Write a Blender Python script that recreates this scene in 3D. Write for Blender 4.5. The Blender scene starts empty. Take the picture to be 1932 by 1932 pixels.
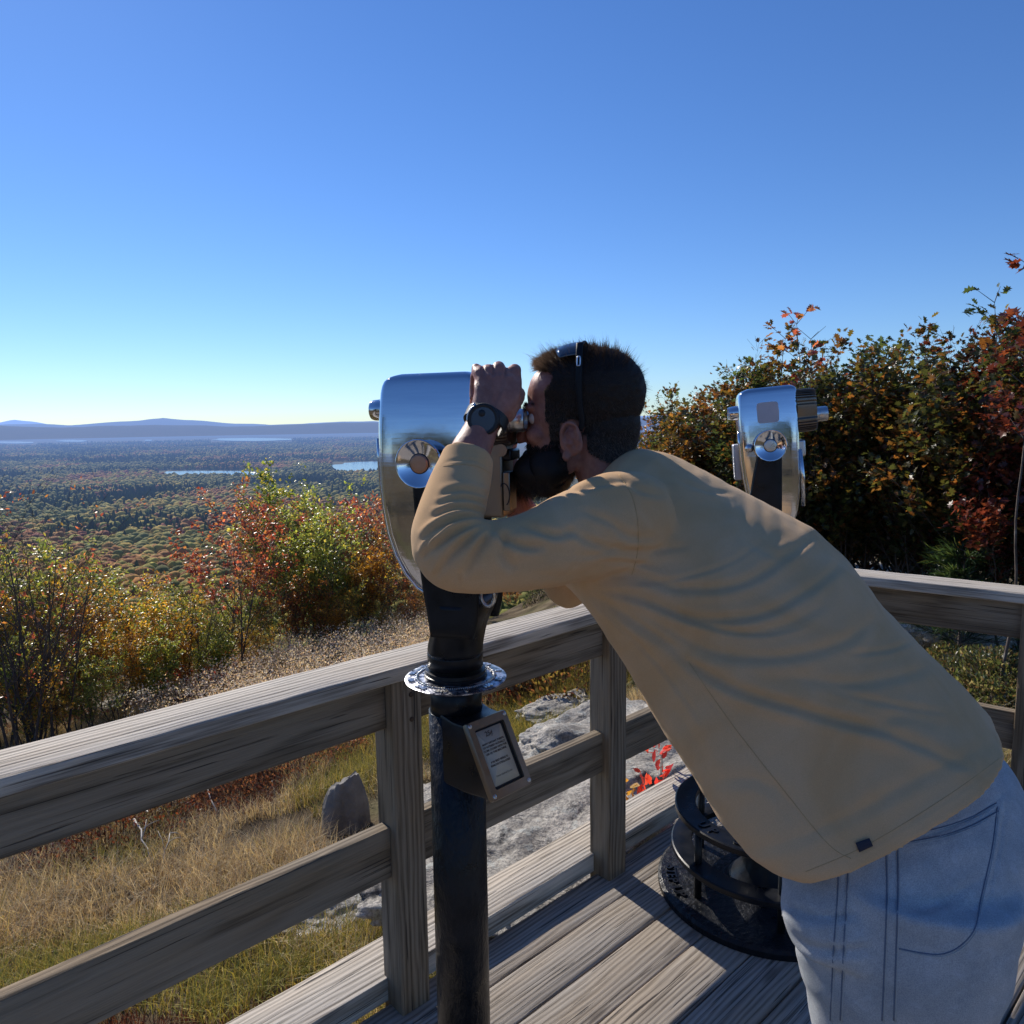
import bpy, bmesh, math, random
import numpy as np
from mathutils import Vector, Matrix, noise as mnoise

scene = bpy.context.scene
COL = scene.collection
rng = np.random.default_rng(7)
random.seed(11)
PI = math.pi
R = math.radians

# ------------------------------------------------------------------ camera
EYE = 1.55
LENS = 26.0
FPX = LENS / 36 * 1932            # focal length in units of a 1932-wide frame
PITCH = math.atan(171 / FPX)
ROLL = R(0.8)
cf = np.array([0, math.cos(PITCH), -math.sin(PITCH)])
_r0 = np.array([1.0, 0, 0]); _u0 = np.array([0, math.sin(PITCH), math.cos(PITCH)])
cr = math.cos(ROLL) * _r0 - math.sin(ROLL) * _u0
cu = math.sin(ROLL) * _r0 + math.cos(ROLL) * _u0
C0 = np.array([0, 0, EYE])
cam_d = bpy.data.cameras.new('camera'); cam = bpy.data.objects.new('camera', cam_d); COL.objects.link(cam)
cam_d.sensor_width = 36; cam_d.lens = LENS; cam_d.clip_start = 0.02; cam_d.clip_end = 300000
cam.matrix_world = Matrix(((cr[0], cu[0], -cf[0], 0), (cr[1], cu[1], -cf[1], 0), (cr[2], cu[2], -cf[2], EYE), (0, 0, 0, 1)))
scene.camera = cam

def ray(px, py):
    return cf + cr * ((px - 966) / FPX) - cu * ((py - 966) / FPX)
def onz(px, py, z):
    d = ray(px, py); return C0 + d * ((z - EYE) / d[2])
def ony(px, py, y):
    d = ray(px, py); return C0 + d * (y / d[1])
def at(px, py, D):
    return C0 + ray(px, py) * D
def proj(P):
    v = np.asarray(P) - C0
    w = v @ cf
    return np.stack([966 + FPX * (v @ cr) / w, 966 - FPX * (v @ cu) / w], -1)

# ------------------------------------------------------------------ sun & sky
SUN_AZ = R(-35)      # measured from +Y towards +X
SUN_EL = R(34)
sd = bpy.data.lights.new('sun', 'SUN'); sun = bpy.data.objects.new('sun', sd); COL.objects.link(sun)
sd.energy = 5.0; sd.angle = R(0.53); sd.color = (1.0, 0.93, 0.83)
sdir = Vector((math.sin(SUN_AZ) * math.cos(SUN_EL), math.cos(SUN_AZ) * math.cos(SUN_EL), math.sin(SUN_EL)))
sun.rotation_euler = sdir.to_track_quat('Z', 'Y').to_euler()
sun.location = (-5, 8, 12)
w = bpy.data.worlds.new('World'); scene.world = w; w.use_nodes = True
nt = w.node_tree; nt.nodes.clear()
sky = nt.nodes.new('ShaderNodeTexSky'); sky.sky_type = 'NISHITA'; sky.sun_disc = False
sky.sun_elevation = SUN_EL; sky.sun_rotation = SUN_AZ
sky.altitude = 300; sky.air_density = 1.0; sky.dust_density = 0.05; sky.ozone_density = 2.2
hs = nt.nodes.new('ShaderNodeHueSaturation'); hs.inputs['Saturation'].default_value = 1.12; hs.inputs['Hue'].default_value = 0.5
bg = nt.nodes.new('ShaderNodeBackground'); bg.inputs['Strength'].default_value = 0.104
ow = nt.nodes.new('ShaderNodeOutputWorld')
tint = nt.nodes.new('ShaderNodeMix'); tint.data_type = 'RGBA'; tint.blend_type = 'MULTIPLY'; tint.inputs[0].default_value = 1; tint.inputs[7].default_value = (.685, .88, 1.23, 1)
nt.links.new(sky.outputs[0], hs.inputs['Color']); nt.links.new(hs.outputs[0], tint.inputs[6]); nt.links.new(tint.outputs[2], bg.inputs['Color']); nt.links.new(bg.outputs[0], ow.inputs[0])
scene.view_settings.view_transform = 'Standard'; scene.view_settings.look = 'None'; scene.view_settings.exposure = 0
scene.cycles.max_bounces = 8; scene.cycles.use_denoising = True
scene.cycles.transparent_max_bounces = 8

# ------------------------------------------------------------------ object helpers
def tag(o, label=None, cat=None, group=None, kind=None):
    if label: o['label'] = label
    if cat: o['category'] = cat
    if group: o['group'] = group
    if kind: o['kind'] = kind
    return o
def empty(name, loc, label=None, cat=None, group=None):
    o = bpy.data.objects.new(name, None); COL.objects.link(o); o.location = Vector(loc); o.empty_display_size = 0.1
    return tag(o, label, cat, group)
def adopt(o, parent):
    """parent keeps o where it stands in the world (parents are never rotated here)"""
    if parent is None: return o
    o.parent = parent
    loc = Vector((0, 0, 0)); q = parent
    while q is not None:
        loc = loc + q.location; q = q.parent if q.parent is not None else None
        if q is not None and q.type != 'EMPTY': break
    if parent.type == 'EMPTY': o.matrix_parent_inverse = Matrix.Translation(-parent.location)
    return o
def mesh_np(name, V, F, smooth=True):
    """V (n,3), F either (m,k) array or list of tuples"""
    me = bpy.data.meshes.new(name)
    V = np.asarray(V, dtype=np.float32)
    if isinstance(F, np.ndarray):
        m, k = F.shape
        me.vertices.add(len(V)); me.vertices.foreach_set('co', V.ravel())
        me.loops.add(m * k); me.loops.foreach_set('vertex_index', F.astype(np.int32).ravel())
        me.polygons.add(m); me.polygons.foreach_set('loop_start', np.arange(0, m * k, k, dtype=np.int32))
        me.polygons.foreach_set('use_smooth', np.full(m, smooth))
        me.update(calc_edges=True)
    else:
        me.from_pydata([tuple(v) for v in V], [], F); me.update()
        me.polygons.foreach_set('use_smooth', np.full(len(me.polygons), smooth))
    return me
def link(name, me, mat, parent=None, world=True):
    o = bpy.data.objects.new(name, me); COL.objects.link(o)
    if mat is not None:
        if isinstance(mat, (list, tuple)):
            for m_ in mat: me.materials.append(m_)
        else: me.materials.append(mat)
    if parent is not None:
        if world: adopt(o, parent)
        else: o.parent = parent
    return o
def setcol(me, cols, name='col'):
    a = me.attributes.new(name, 'FLOAT_COLOR', 'POINT')
    c = np.ones((len(me.vertices), 4), dtype=np.float32); c[:, :3] = cols
    a.data.foreach_set('color', c.ravel())

class MB:
    def __init__(s): s.v = []; s.f = []
    def add(s, V, F):
        n = len(s.v); s.v += [tuple(float(c) for c in v) for v in V]; s.f += [tuple(i + n for i in f) for f in F]
    def loft(s, rings, cap=True):
        n = len(rings[0]); V = [p for r_ in rings for p in r_]; F = []
        for i in range(len(rings) - 1):
            for j in range(n):
                k = (j + 1) % n
                F.append((i * n + j, i * n + k, (i + 1) * n + k, (i + 1) * n + j))
        if cap:
            V = list(V); c0 = len(V); V.append(np.mean(rings[0], axis=0)); V.append(np.mean(rings[-1], axis=0))
            for j in range(n):
                k = (j + 1) % n
                F.append((c0, k, j)); F.append((c0 + 1, (len(rings) - 1) * n + j, (len(rings) - 1) * n + k))
        s.add(V, F)
    def tube(s, pts, rad, n=12, cap=True, flat=1.0, ref=None):
        pts = [np.asarray(p, float) for p in pts]
        if not hasattr(rad, '__len__'): rad = [rad] * len(pts)
        rings = []; prev = None
        for i, p in enumerate(pts):
            t = pts[min(i + 1, len(pts) - 1)] - pts[max(i - 1, 0)]; t = t / (np.linalg.norm(t) + 1e-12)
            if prev is None:
                a = np.asarray(ref, float) if ref is not None else (np.array([0, 0, 1.0]) if abs(t[2]) < .9 else np.array([1.0, 0, 0]))
            else: a = prev
            a = a - t * (a @ t); a = a / (np.linalg.norm(a) + 1e-12); prev = a
            b = np.cross(t, a)
            rings.append([p + rad[i] * (a * math.cos(q) + flat * b * math.sin(q)) for q in np.linspace(0, 2 * PI, n, endpoint=False)])
        s.loft(rings, cap)
    def lathe(s, prof, c=(0, 0, 0), n=48, ax=None, cap=True):
        """prof: list of (r, h); axis z or (ax, e1, e2)"""
        c = np.asarray(c, float)
        if ax is None: ez, ex, ey = np.array([0, 0, 1.]), np.array([1., 0, 0]), np.array([0, 1., 0])
        else:
            ez = np.asarray(ax, float); ez = ez / np.linalg.norm(ez)
            ex = np.cross(ez, [0, 0, 1.] if abs(ez[2]) < .9 else [1., 0, 0]); ex /= np.linalg.norm(ex); ey = np.cross(ez, ex)
        rings = [[c + ez * h + r_ * (ex * math.cos(q) + ey * math.sin(q)) for q in np.linspace(0, 2 * PI, n, endpoint=False)] for r_, h in prof]
        s.loft(rings, cap)
    def box(s, c, size, M=None):
        hx, hy, hz = [a / 2 for a in size]
        P = [np.array([x, y, z]) for x in (-hx, hx) for y in (-hy, hy) for z in (-hz, hz)]
        if M is not None: P = [M @ p for p in P]
        P = [p + np.asarray(c) for p in P]
        s.add(P, [(0, 1, 3, 2), (4, 6, 7, 5), (0, 4, 5, 1), (2, 3, 7, 6), (0, 2, 6, 4), (1, 5, 7, 3)])
    def ell(s, c, rad, M=None, n=20, m=14):
        rings = []
        for i in range(1, m):
            a = PI * i / m
            ring = [np.array([rad[0] * math.sin(a) * math.cos(q), rad[1] * math.sin(a) * math.sin(q), rad[2] * math.cos(a)]) for q in np.linspace(0, 2 * PI, n, endpoint=False)]
            if M is not None: ring = [M @ p for p in ring]
            rings.append([p + np.asarray(c) for p in ring])
        s.loft(rings)
    def mesh(s, name, smooth=True):
        me = bpy.data.meshes.new(name); me.from_pydata(s.v, [], s.f); me.update()
        bm = bmesh.new(); bm.from_mesh(me); bmesh.ops.recalc_face_normals(bm, faces=bm.faces); bm.to_mesh(me); bm.free()
        me.polygons.foreach_set('use_smooth', np.full(len(me.polygons), smooth))
        return me
    def build(s, name, mat, parent=None, smooth=True, bevel=0, seg=2, auto=None):
        me = s.mesh(name, smooth); o = link(name, me, mat, parent)
        if bevel:
            b = o.modifiers.new('bevel', 'BEVEL'); b.width = bevel; b.segments = seg; b.limit_method = 'ANGLE'; b.angle_limit = R(35)
        if auto is not None: smooth_by_angle(me, auto)
        return o
def smooth_by_angle(me, deg):
    bm = bmesh.new(); bm.from_mesh(me)
    for e in bm.edges:
        if len(e.link_faces) == 2 and e.calc_face_angle(0) > R(deg): e.smooth = False
    bm.to_mesh(me); bm.free()

def remesh(me, voxel, smooth=0, fac=.5):
    o = bpy.data.objects.new('tmp', me); COL.objects.link(o)
    m = o.modifiers.new('r', 'REMESH'); m.mode = 'VOXEL'; m.voxel_size = voxel; m.use_smooth_shade = True
    if smooth:
        k = o.modifiers.new('s', 'SMOOTH'); k.iterations = smooth; k.factor = fac
    dg = bpy.context.evaluated_depsgraph_get()
    out = bpy.data.meshes.new_from_object(o.evaluated_get(dg))
    bpy.data.objects.remove(o)
    out.polygons.foreach_set('use_smooth', np.full(len(out.polygons), True))
    return out
def getV(me):
    a = np.empty(len(me.vertices) * 3, np.float32); me.vertices.foreach_get('co', a); return a.reshape(-1, 3).astype(float)
def getN(me):
    a = np.empty(len(me.vertices) * 3, np.float32); me.vertices.foreach_get('normal', a); return a.reshape(-1, 3).astype(float)
def putV(me, V):
    me.vertices.foreach_set('co', V.astype(np.float32).ravel()); me.update()

# ------------------------------------------------------------------ noise in numpy
def _h(ix, iy, seed):
    n = (ix * 374761393 + iy * 668265263 + seed * 1442695041) & 0xffffffff
    n = ((n ^ (n >> 13)) * 1274126177) & 0xffffffff
    return ((n ^ (n >> 16)) & 0xffff) / 65535.0
def vnoise(x, y, seed=0):
    x = np.asarray(x, float); y = np.asarray(y, float)
    ix = np.floor(x).astype(np.int64); iy = np.floor(y).astype(np.int64)
    fx = x - ix; fy = y - iy; fx = fx * fx * (3 - 2 * fx); fy = fy * fy * (3 - 2 * fy)
    a = _h(ix, iy, seed); b = _h(ix + 1, iy, seed); c = _h(ix, iy + 1, seed); d = _h(ix + 1, iy + 1, seed)
    return (a * (1 - fx) + b * fx) * (1 - fy) + (c * (1 - fx) + d * fx) * fy
def fbm(x, y, seed=0, oct=4):
    t = 0; a = .5; f = 1
    for i in range(oct): t = t + a * vnoise(x * f, y * f, seed + i * 17); a *= .5; f *= 2.03
    return t
def sstep(a, b, x):
    t = np.clip((x - a) / (b - a), 0, 1); return t * t * (3 - 2 * t)

# ------------------------------------------------------------------ node material helpers
def newmat(name):
    m = bpy.data.materials.new(name); m.use_nodes = True; nt = m.node_tree
    p = nt.nodes['Principled BSDF']; out = nt.nodes['Material Output']
    return m, nt, p, out
def N(nt, typ, **kw):
    n = nt.nodes.new(typ)
    for k, v in kw.items():
        if k.startswith('i_'): n.inputs[k[2:].replace('_', ' ')].default_value = v
        else: setattr(n, k, v)
    return n
def ramp(nt, fac, stops, interp='LINEAR'):
    n = nt.nodes.new('ShaderNodeValToRGB'); n.color_ramp.interpolation = interp
    e = n.color_ramp.elements
    while len(e) < len(stops): e.new(0.5)
    for i, (p, c) in enumerate(stops):
        e[i].position = p; e[i].color = (c[0], c[1], c[2], 1) if hasattr(c, '__len__') else (c, c, c, 1)
    nt.links.new(fac, n.inputs[0]); return n.outputs[0]
def mix(nt, fac, a, b, mode='MIX'):
    n = nt.nodes.new('ShaderNodeMix'); n.data_type = 'RGBA'; n.blend_type = mode
    for s, v in ((n.inputs[0], fac), (n.inputs[6], a), (n.inputs[7], b)):
        if hasattr(v, 'is_linked') or hasattr(v, 'links'): nt.links.new(v, s)
        elif hasattr(v, '__len__'): s.default_value = (v[0], v[1], v[2], 1)
        else: s.default_value = v
    return n.outputs[2]
def math_(nt, op, a, b=None, clamp=False):
    n = nt.nodes.new('ShaderNodeMath'); n.operation = op; n.use_clamp = clamp
    for s, v in ((n.inputs[0], a), (n.inputs[1], b)):
        if v is None: continue
        if hasattr(v, 'links'): nt.links.new(v, s)
        else: s.default_value = v
    return n.outputs[0]
def noise_(nt, vec, scale, detail=4, rough=.55, dist=0.0):
    n = nt.nodes.new('ShaderNodeTexNoise'); n.inputs['Scale'].default_value = scale; n.inputs['Detail'].default_value = detail
    n.inputs['Roughness'].default_value = rough; n.inputs['Distortion'].default_value = dist
    if vec is not None: nt.links.new(vec, n.inputs['Vector'])
    return n.outputs['Fac']
def mapping(nt, vec, scale=(1, 1, 1), loc=(0, 0, 0)):
    n = nt.nodes.new('ShaderNodeMapping'); n.inputs['Scale'].default_value = scale; n.inputs['Location'].default_value = loc
    nt.links.new(vec, n.inputs['Vector']); return n.outputs[0]
def objco(nt, randomize=False):
    tc = nt.nodes.new('ShaderNodeTexCoord')
    if not randomize: return tc.outputs['Object']
    oi = nt.nodes.new('ShaderNodeObjectInfo'); k = math_(nt, 'MULTIPLY', oi.outputs['Random'], 37.0)
    va = nt.nodes.new('ShaderNodeVectorMath'); va.operation = 'ADD'; nt.links.new(tc.outputs['Object'], va.inputs[0]); nt.links.new(k, va.inputs[1])
    return va.outputs[0]
def bump(nt, h, p, strength=.4, dist=.01):
    b = nt.nodes.new('ShaderNodeBump'); b.inputs['Strength'].default_value = strength; b.inputs['Distance'].default_value = dist
    nt.links.new(h, b.inputs['Height']); nt.links.new(b.outputs[0], p.inputs['Normal']); return b

def mat_simple(name, col, rough=.5, metal=0.0, spec=.5, bump_s=0, bump_scale=200, bump_d=.001, var=0):
    m, nt, p, out = newmat(name)
    p.inputs['Base Color'].default_value = (*col, 1); p.inputs['Roughness'].default_value = rough; p.inputs['Metallic'].default_value = metal
    p.inputs['Specular IOR Level'].default_value = spec
    v = objco(nt)
    if var:
        f = noise_(nt, v, 12, 5)
        nt.links.new(mix(nt, f, [c * (1 - var) for c in col], [min(1, c * (1 + var)) for c in col]), p.inputs['Base Color'])
        nt.links.new(ramp(nt, noise_(nt, v, 30, 4), [(.3, max(rough - .12, .02)), (.7, min(1, rough + .12))]), p.inputs['Roughness'])
    if bump_s: bump(nt, noise_(nt, v, bump_scale, 4), p, bump_s, bump_d)
    return m

def mat_wood(name, lo=(.16, .135, .11), hi=(.52, .49, .45), warm=.4):
    m, nt, p, out = newmat(name)
    v = objco(nt, True)
    g1 = noise_(nt, mapping(nt, v, (.9, 34, 34)), 3.0, 7, .6, .7)
    g2 = noise_(nt, mapping(nt, v, (1.6, 190, 190)), 3.0, 4, .6, .2)
    big = noise_(nt, mapping(nt, v, (.8, 4, 4)), 2.0, 3)
    wv = nt.nodes.new('ShaderNodeTexWave'); wv.wave_type = 'BANDS'; wv.bands_direction = 'Y'
    wv.inputs['Scale'].default_value = 9; wv.inputs['Distortion'].default_value = 9; wv.inputs['Detail'].default_value = 3; wv.inputs['Detail Scale'].default_value = .6
    nt.links.new(mapping(nt, v, (.35, 2.2, 3.1)), wv.inputs['Vector'])
    gg = math_(nt, 'ADD', math_(nt, 'MULTIPLY', g1, .45), math_(nt, 'ADD', math_(nt, 'MULTIPLY', g2, .35), math_(nt, 'MULTIPLY', wv.outputs['Fac'], .22)))
    base = ramp(nt, gg, [(.30, lo), (.47, [a * .42 + b * .58 for a, b in zip(lo, hi)]), (.70, hi)])
    warmc = mix(nt, 1.0, base, (1.0, .87, .70), 'MULTIPLY')
    c = mix(nt, math_(nt, 'MULTIPLY', ramp(nt, big, [(.4, 0), (.65, 1)]), warm), base, warmc)
    # long drying cracks
    cr_ = noise_(nt, mapping(nt, v, (1.6, 70, 70), (3, 7, 1)), 1.6, 3, .5, .2)
    cr2 = noise_(nt, mapping(nt, v, (.9, 150, 150), (1, 4, 8)), 1.8, 2, .5, .1)
    crack = math_(nt, 'MAXIMUM', ramp(nt, cr_, [(.31, 1), (.345, 0)]), ramp(nt, cr2, [(.31, .8), (.36, 0)]))
    c = mix(nt, math_(nt, 'MULTIPLY', crack, .85), c, (.035, .03, .027))
    # knots
    kn = nt.nodes.new('ShaderNodeTexVoronoi'); kn.inputs['Scale'].default_value = 1.0; nt.links.new(mapping(nt, v, (2.2, 9, 9)), kn.inputs['Vector'])
    knot = ramp(nt, kn.outputs['Distance'], [(.05, 1), (.13, 0)])
    c = mix(nt, math_(nt, 'MULTIPLY', knot, .6), c, (.07, .055, .045))
    nt.links.new(c, p.inputs['Base Color']); p.inputs['Roughness'].default_value = .85; p.inputs['Specular IOR Level'].default_value = .25
    h = math_(nt, 'SUBTRACT', gg, math_(nt, 'MULTIPLY', crack, .9))
    bump(nt, h, p, .8, .003)
    return m

HAZE_PAINT = (.26, .44, .92)
def painted_haze_out(nt, shader, out, L=8500., strength=.84, start=600.):
    """valley haze painted into the material as blue emission, by distance from the hilltop"""
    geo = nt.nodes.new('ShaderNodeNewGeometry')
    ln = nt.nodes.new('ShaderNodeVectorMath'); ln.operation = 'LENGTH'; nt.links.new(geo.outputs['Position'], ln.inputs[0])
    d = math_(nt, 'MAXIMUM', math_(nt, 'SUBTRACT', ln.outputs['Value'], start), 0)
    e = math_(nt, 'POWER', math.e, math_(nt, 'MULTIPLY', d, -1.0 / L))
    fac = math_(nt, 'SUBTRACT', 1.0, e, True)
    em = nt.nodes.new('ShaderNodeEmission'); em.inputs['Color'].default_value = (*HAZE_PAINT, 1); em.inputs['Strength'].default_value = strength
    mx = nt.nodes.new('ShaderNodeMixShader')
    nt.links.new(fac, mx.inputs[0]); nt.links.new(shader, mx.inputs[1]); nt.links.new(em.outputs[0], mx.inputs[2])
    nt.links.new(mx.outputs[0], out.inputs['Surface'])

def mat_leaf(name, trans=.45, rough=.42, sat=1.0, spec=.6):
    m, nt, p, out = newmat(name)
    a = nt.nodes.new('ShaderNodeAttribute'); a.attribute_name = 'col'
    nt.links.new(a.outputs['Color'], p.inputs['Base Color']); p.inputs['Roughness'].default_value = rough
    p.inputs['Specular IOR Level'].default_value = spec
    tr = nt.nodes.new('ShaderNodeBsdfTranslucent')
    nt.links.new(mix(nt, 1.0, a.outputs['Color'], (1.7, 1.45, .9), 'MULTIPLY'), tr.inputs['Color'])
    mx = nt.nodes.new('ShaderNodeMixShader'); mx.inputs[0].default_value = trans
    nt.links.new(p.outputs[0], mx.inputs[1]); nt.links.new(tr.outputs[0], mx.inputs[2]); nt.links.new(mx.outputs[0], out.inputs['Surface'])
    return m
# ------------------------------------------------------------------ railing lines and terrain height
RA = np.array([-.894, 1.219]); RD = np.array([.739, .674]); RN = np.array([-.674, .739])
# right railing: front top edge line
_q1 = onz(1616, 1085, .95)[:2]; _q2 = onz(1932, 1119, .95)[:2]
QD = (_q2 - _q1) / np.linalg.norm(_q2 - _q1); QN = np.array([-QD[1], QD[0]])
if QN[1] < 0: QN = -QN
VALLEY = -160.0
def gh(x, y, detail=True):
    x = np.asarray(x, float); y = np.asarray(y, float)
    sL = (x - RA[0]) * RN[0] + (y - RA[1]) * RN[1]
    r = np.hypot(x, y)
    th = np.arctan2(x, y)                       # 0 = straight ahead, negative = left
    left = 1 - sstep(-.05, .30, th)
    left = np.where(y < 0, 0.35, left)
    z = -.27 - .19 * np.clip(sL, 0, 30) * left - .02 * np.clip(r - 2, 0, 14) * (1 - left)
    rc = 12.6 + 9 * (1 - left) + np.where(y < 0, 14, 0)
    k = np.clip(r - rc, 0, None)
    z = z - .40 * k * np.minimum(1, .35 + k / 8)
    if detail:
        amp = np.clip(r / 3, 0.15, 1)
        z = z + amp * (.22 * (fbm(x * .55, y * .55, 3) - .47) + .07 * (fbm(x * 2.3, y * 2.3, 9) - .47))
    und = VALLEY - 2 + 5 * np.clip(fbm(x * .0012 + 5, y * .0012, 21, 3) - .42, -.2, .5) * sstep(500, 1500, r) + 90 * (fbm(x * .00012, y * .00012 + 3, 5, 3) - .42) * sstep(14000, 18000, r)
    # soft floor
    z = np.where(z < und + 40, und + 40 * np.exp(np.clip((z - und - 40) / 40, -30, 0)), z)
    # lakes basins are cut flat by the water sheets above
    return z
def gz(x, y): return float(gh(np.array([x]), np.array([y]))[0])

nth = 540
rad = np.concatenate([[0.05], np.geomspace(.35, 30, 230), np.geomspace(31, 60000, 170)])
TH = np.linspace(0, 2 * PI, nth, endpoint=False)
GX = rad[:, None] * np.sin(TH)[None]; GY = rad[:, None] * np.cos(TH)[None]
GZ = gh(GX, GY)
GV = np.stack([GX, GY, GZ], -1).reshape(-1, 3)
ii, jj = np.meshgrid(np.arange(len(rad) - 1), np.arange(nth), indexing='ij'); jk = (jj + 1) % nth
GF = np.stack([ii * nth + jj, (ii + 1) * nth + jj, (ii + 1) * nth + jk, ii * nth + jk], -1).reshape(-1, 4)[:, ::-1]

def mat_ground():
    m, nt, p, out = newmat('dry_hilltop_soil')
    geo = nt.nodes.new('ShaderNodeNewGeometry'); P = geo.outputs['Position']
    n1 = noise_(nt, P, 2.2, 6, .6); n2 = noise_(nt, P, 38, 5, .7); n3 = noise_(nt, P, .8, 3)
    c = ramp(nt, n1, [(.35, (.075, .055, .035)), (.5, (.16, .12, .07)), (.65, (.26, .21, .13))])
    c = mix(nt, n2, mix(nt, 1, c, (.45, .42, .4), 'MULTIPLY'), c)
    c = mix(nt, ramp(nt, n3, [(.5, 0), (.65, .6)]), c, (.11, .11, .04))
    # far: forest floor and canopy colours seen from above
    f1 = noise_(nt, P, .012, 6, .7); f2 = noise_(nt, P, .05, 4, .7); f3 = noise_(nt, P, .0017, 3)
    fc = ramp(nt, math_(nt, 'ADD', math_(nt, 'MULTIPLY', f1, .6), math_(nt, 'MULTIPLY', f3, .4)), [(.36, (.05, .07, .03)), (.45, (.09, .11, .04)), (.52, (.15, .14, .045)), (.6, (.17, .12, .045)), (.68, (.10, .11, .04))])
    fc = mix(nt, f2, mix(nt, 1, fc, (.35, .35, .38), 'MULTIPLY'), fc)
    ln = nt.nodes.new('ShaderNodeVectorMath'); ln.operation = 'LENGTH'; nt.links.new(P, ln.inputs[0])
    far = ramp(nt, math_(nt, 'DIVIDE', ln.outputs['Value'], 120.), [(.15, 0), (.35, 1)])
    nt.links.new(mix(nt, far, c, fc), p.inputs['Base Color']); p.inputs['Roughness'].default_value = .95; p.inputs['Specular IOR Level'].default_value = .1
    hb = math_(nt, 'ADD', math_(nt, 'MULTIPLY', n2, .6), n1)
    bump(nt, hb, p, .8, .04)
    painted_haze_out(nt, p.outputs[0], out)
    return m
ground = link('ground', mesh_np('ground', GV, GF), mat_ground()); tag(ground, kind='structure')

# ------------------------------------------------------------------ distant ridges
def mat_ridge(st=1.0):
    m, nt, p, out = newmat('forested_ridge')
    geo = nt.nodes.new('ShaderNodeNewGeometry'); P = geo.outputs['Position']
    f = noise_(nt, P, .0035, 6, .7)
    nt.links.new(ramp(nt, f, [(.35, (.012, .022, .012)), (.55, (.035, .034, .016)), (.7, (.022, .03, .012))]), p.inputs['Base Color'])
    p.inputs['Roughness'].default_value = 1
    painted_haze_out(nt, p.outputs[0], out, L=17000., strength=st)
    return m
RIDGES = {30000: mat_ridge(1.28), 21000: mat_ridge(1.02), 15000: mat_ridge(.80)}  # painted haze glows stronger on the farther ridges
def ridge(name, dist, prof, label=None, depth=.17, seed=0, rough=1.0):
    """prof: (azimuth in frame pixels, crest height in frame pixels above the 795 horizon)"""
    xs = np.linspace(prof[0][0], prof[-1][0], 420)
    hy_ = 795 + np.tan(ROLL) * (966 - xs)           # the level line tilts a little in the frame
    hs = hy_ - np.interp(xs, [p[0] for p in prof], [p[1] for p in prof]) - {30000: 1.5, 21000: -1.0, 15000: -5.0}[dist]
    hs = hs + rough * (fbm(xs / 55, xs * 0 + seed, seed, 5) - .47) * 9
    V = []; nr = 8
    for k in range(-nr, nr + 1):
        t = abs(k) / nr; dd = dist * (1 + depth * k / nr)
        for x, h in zip(xs, hs):
            az = math.atan((x - 966) / FPX)
            zc = EYE + dist * (h / FPX) * math.cos(az)
            jag = (fbm(np.array(x / 30 + k * 1.3), np.array(k * .8 + seed), seed + 4) - .47)
            zz = VALLEY - 30 + (zc - VALLEY + 30) * (math.cos(t * PI) * .5 + .5) ** .8 * (1 + .18 * t * float(jag))
            V.append((dd * math.sin(az), dd * math.cos(az), zz))
    n = len(xs); m2 = 2 * nr + 1
    i, j = np.meshgrid(np.arange(m2 - 1), np.arange(n - 1), indexing='ij')
    F = np.stack([i * n + j, i * n + j + 1, (i + 1) * n + j + 1, (i + 1) * n + j], -1).reshape(-1, 4)
    o = link('hills', mesh_np('hills', V, F), RIDGES[dist]); tag(o, kind='structure'); return o
ridge('hills', 30000, [(-700, 800), (-300, 798), (-60, 803), (0, 797), (36, 790), (70, 794), (110, 801), (200, 805), (330, 806), (470, 801), (560, 799), (620, 796), (665, 793), (720, 793), (800, 790), (900, 790), (1150, 786), (1240, 782), (1290, 778), (1360, 783), (1500, 786), (2000, 775), (2700, 760)], seed=3, rough=.3)
ridge('hills', 21000, [(-700, 808), (-200, 806), (0, 802), (60, 800), (140, 803), (190, 799), (250, 796), (285, 792), (315, 789.5), (350, 793), (400, 797), (450, 800), (520, 802), (600, 799), (650, 797), (720, 797), (800, 794), (1000, 792), (1300, 786), (1700, 782), (2600, 770)], seed=5, rough=.45)
ridge('hills', 15000, [(-700, 818), (-100, 812), (0, 808), (130, 811), (300, 807), (430, 809), (560, 807), (640, 803), (760, 802), (1000, 800), (1400, 790), (2600, 775)], seed=8, rough=.45)

# ------------------------------------------------------------------ lakes
def mat_water():
    m, nt, p, out = newmat('lake_water')
    p.inputs['Base Color'].default_value = (.015, .03, .05, 1); p.inputs['Roughness'].default_value = .12
    geo = nt.nodes.new('ShaderNodeNewGeometry')
    bump(nt, noise_(nt, mapping(nt, geo.outputs['Position'], (.05, .05, .05)), 1.0, 4), p, .25, 2.0)
    painted_haze_out(nt, p.outputs[0], out, L=9000)
    return m
WATER = mat_water()
def lake(x0, x1, ytop, ybot, seed, zl=VALLEY + 6):
    top = [onz(x, ytop, zl) for x in (x0, x1)]
    n = 60; V = [((onz((x0 + x1) / 2, (ytop + ybot) / 2, zl)))]
    for k in range(n):
        a = 2 * PI * k / n; s = 1 + .35 * (vnoise(np.array(3 * math.cos(a) + seed), np.array(3 * math.sin(a)), seed) - .5)
        px = (x0 + x1) / 2 + (x1 - x0) / 2 * abs(math.cos(a)) ** .7 * math.copysign(1, math.cos(a)) * float(s)
        py = (ytop + ybot) / 2 + (ybot - ytop) / 2 * math.sin(a) * float(s)
        V.append(onz(px, py, zl))
    F = [(0, 1 + k, 1 + (k + 1) % n) for k in range(n)]
    o = link('lake', mesh_np('lake', V, [f[::-1] for f in F]), WATER); tag(o, kind='structure'); return o
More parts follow.
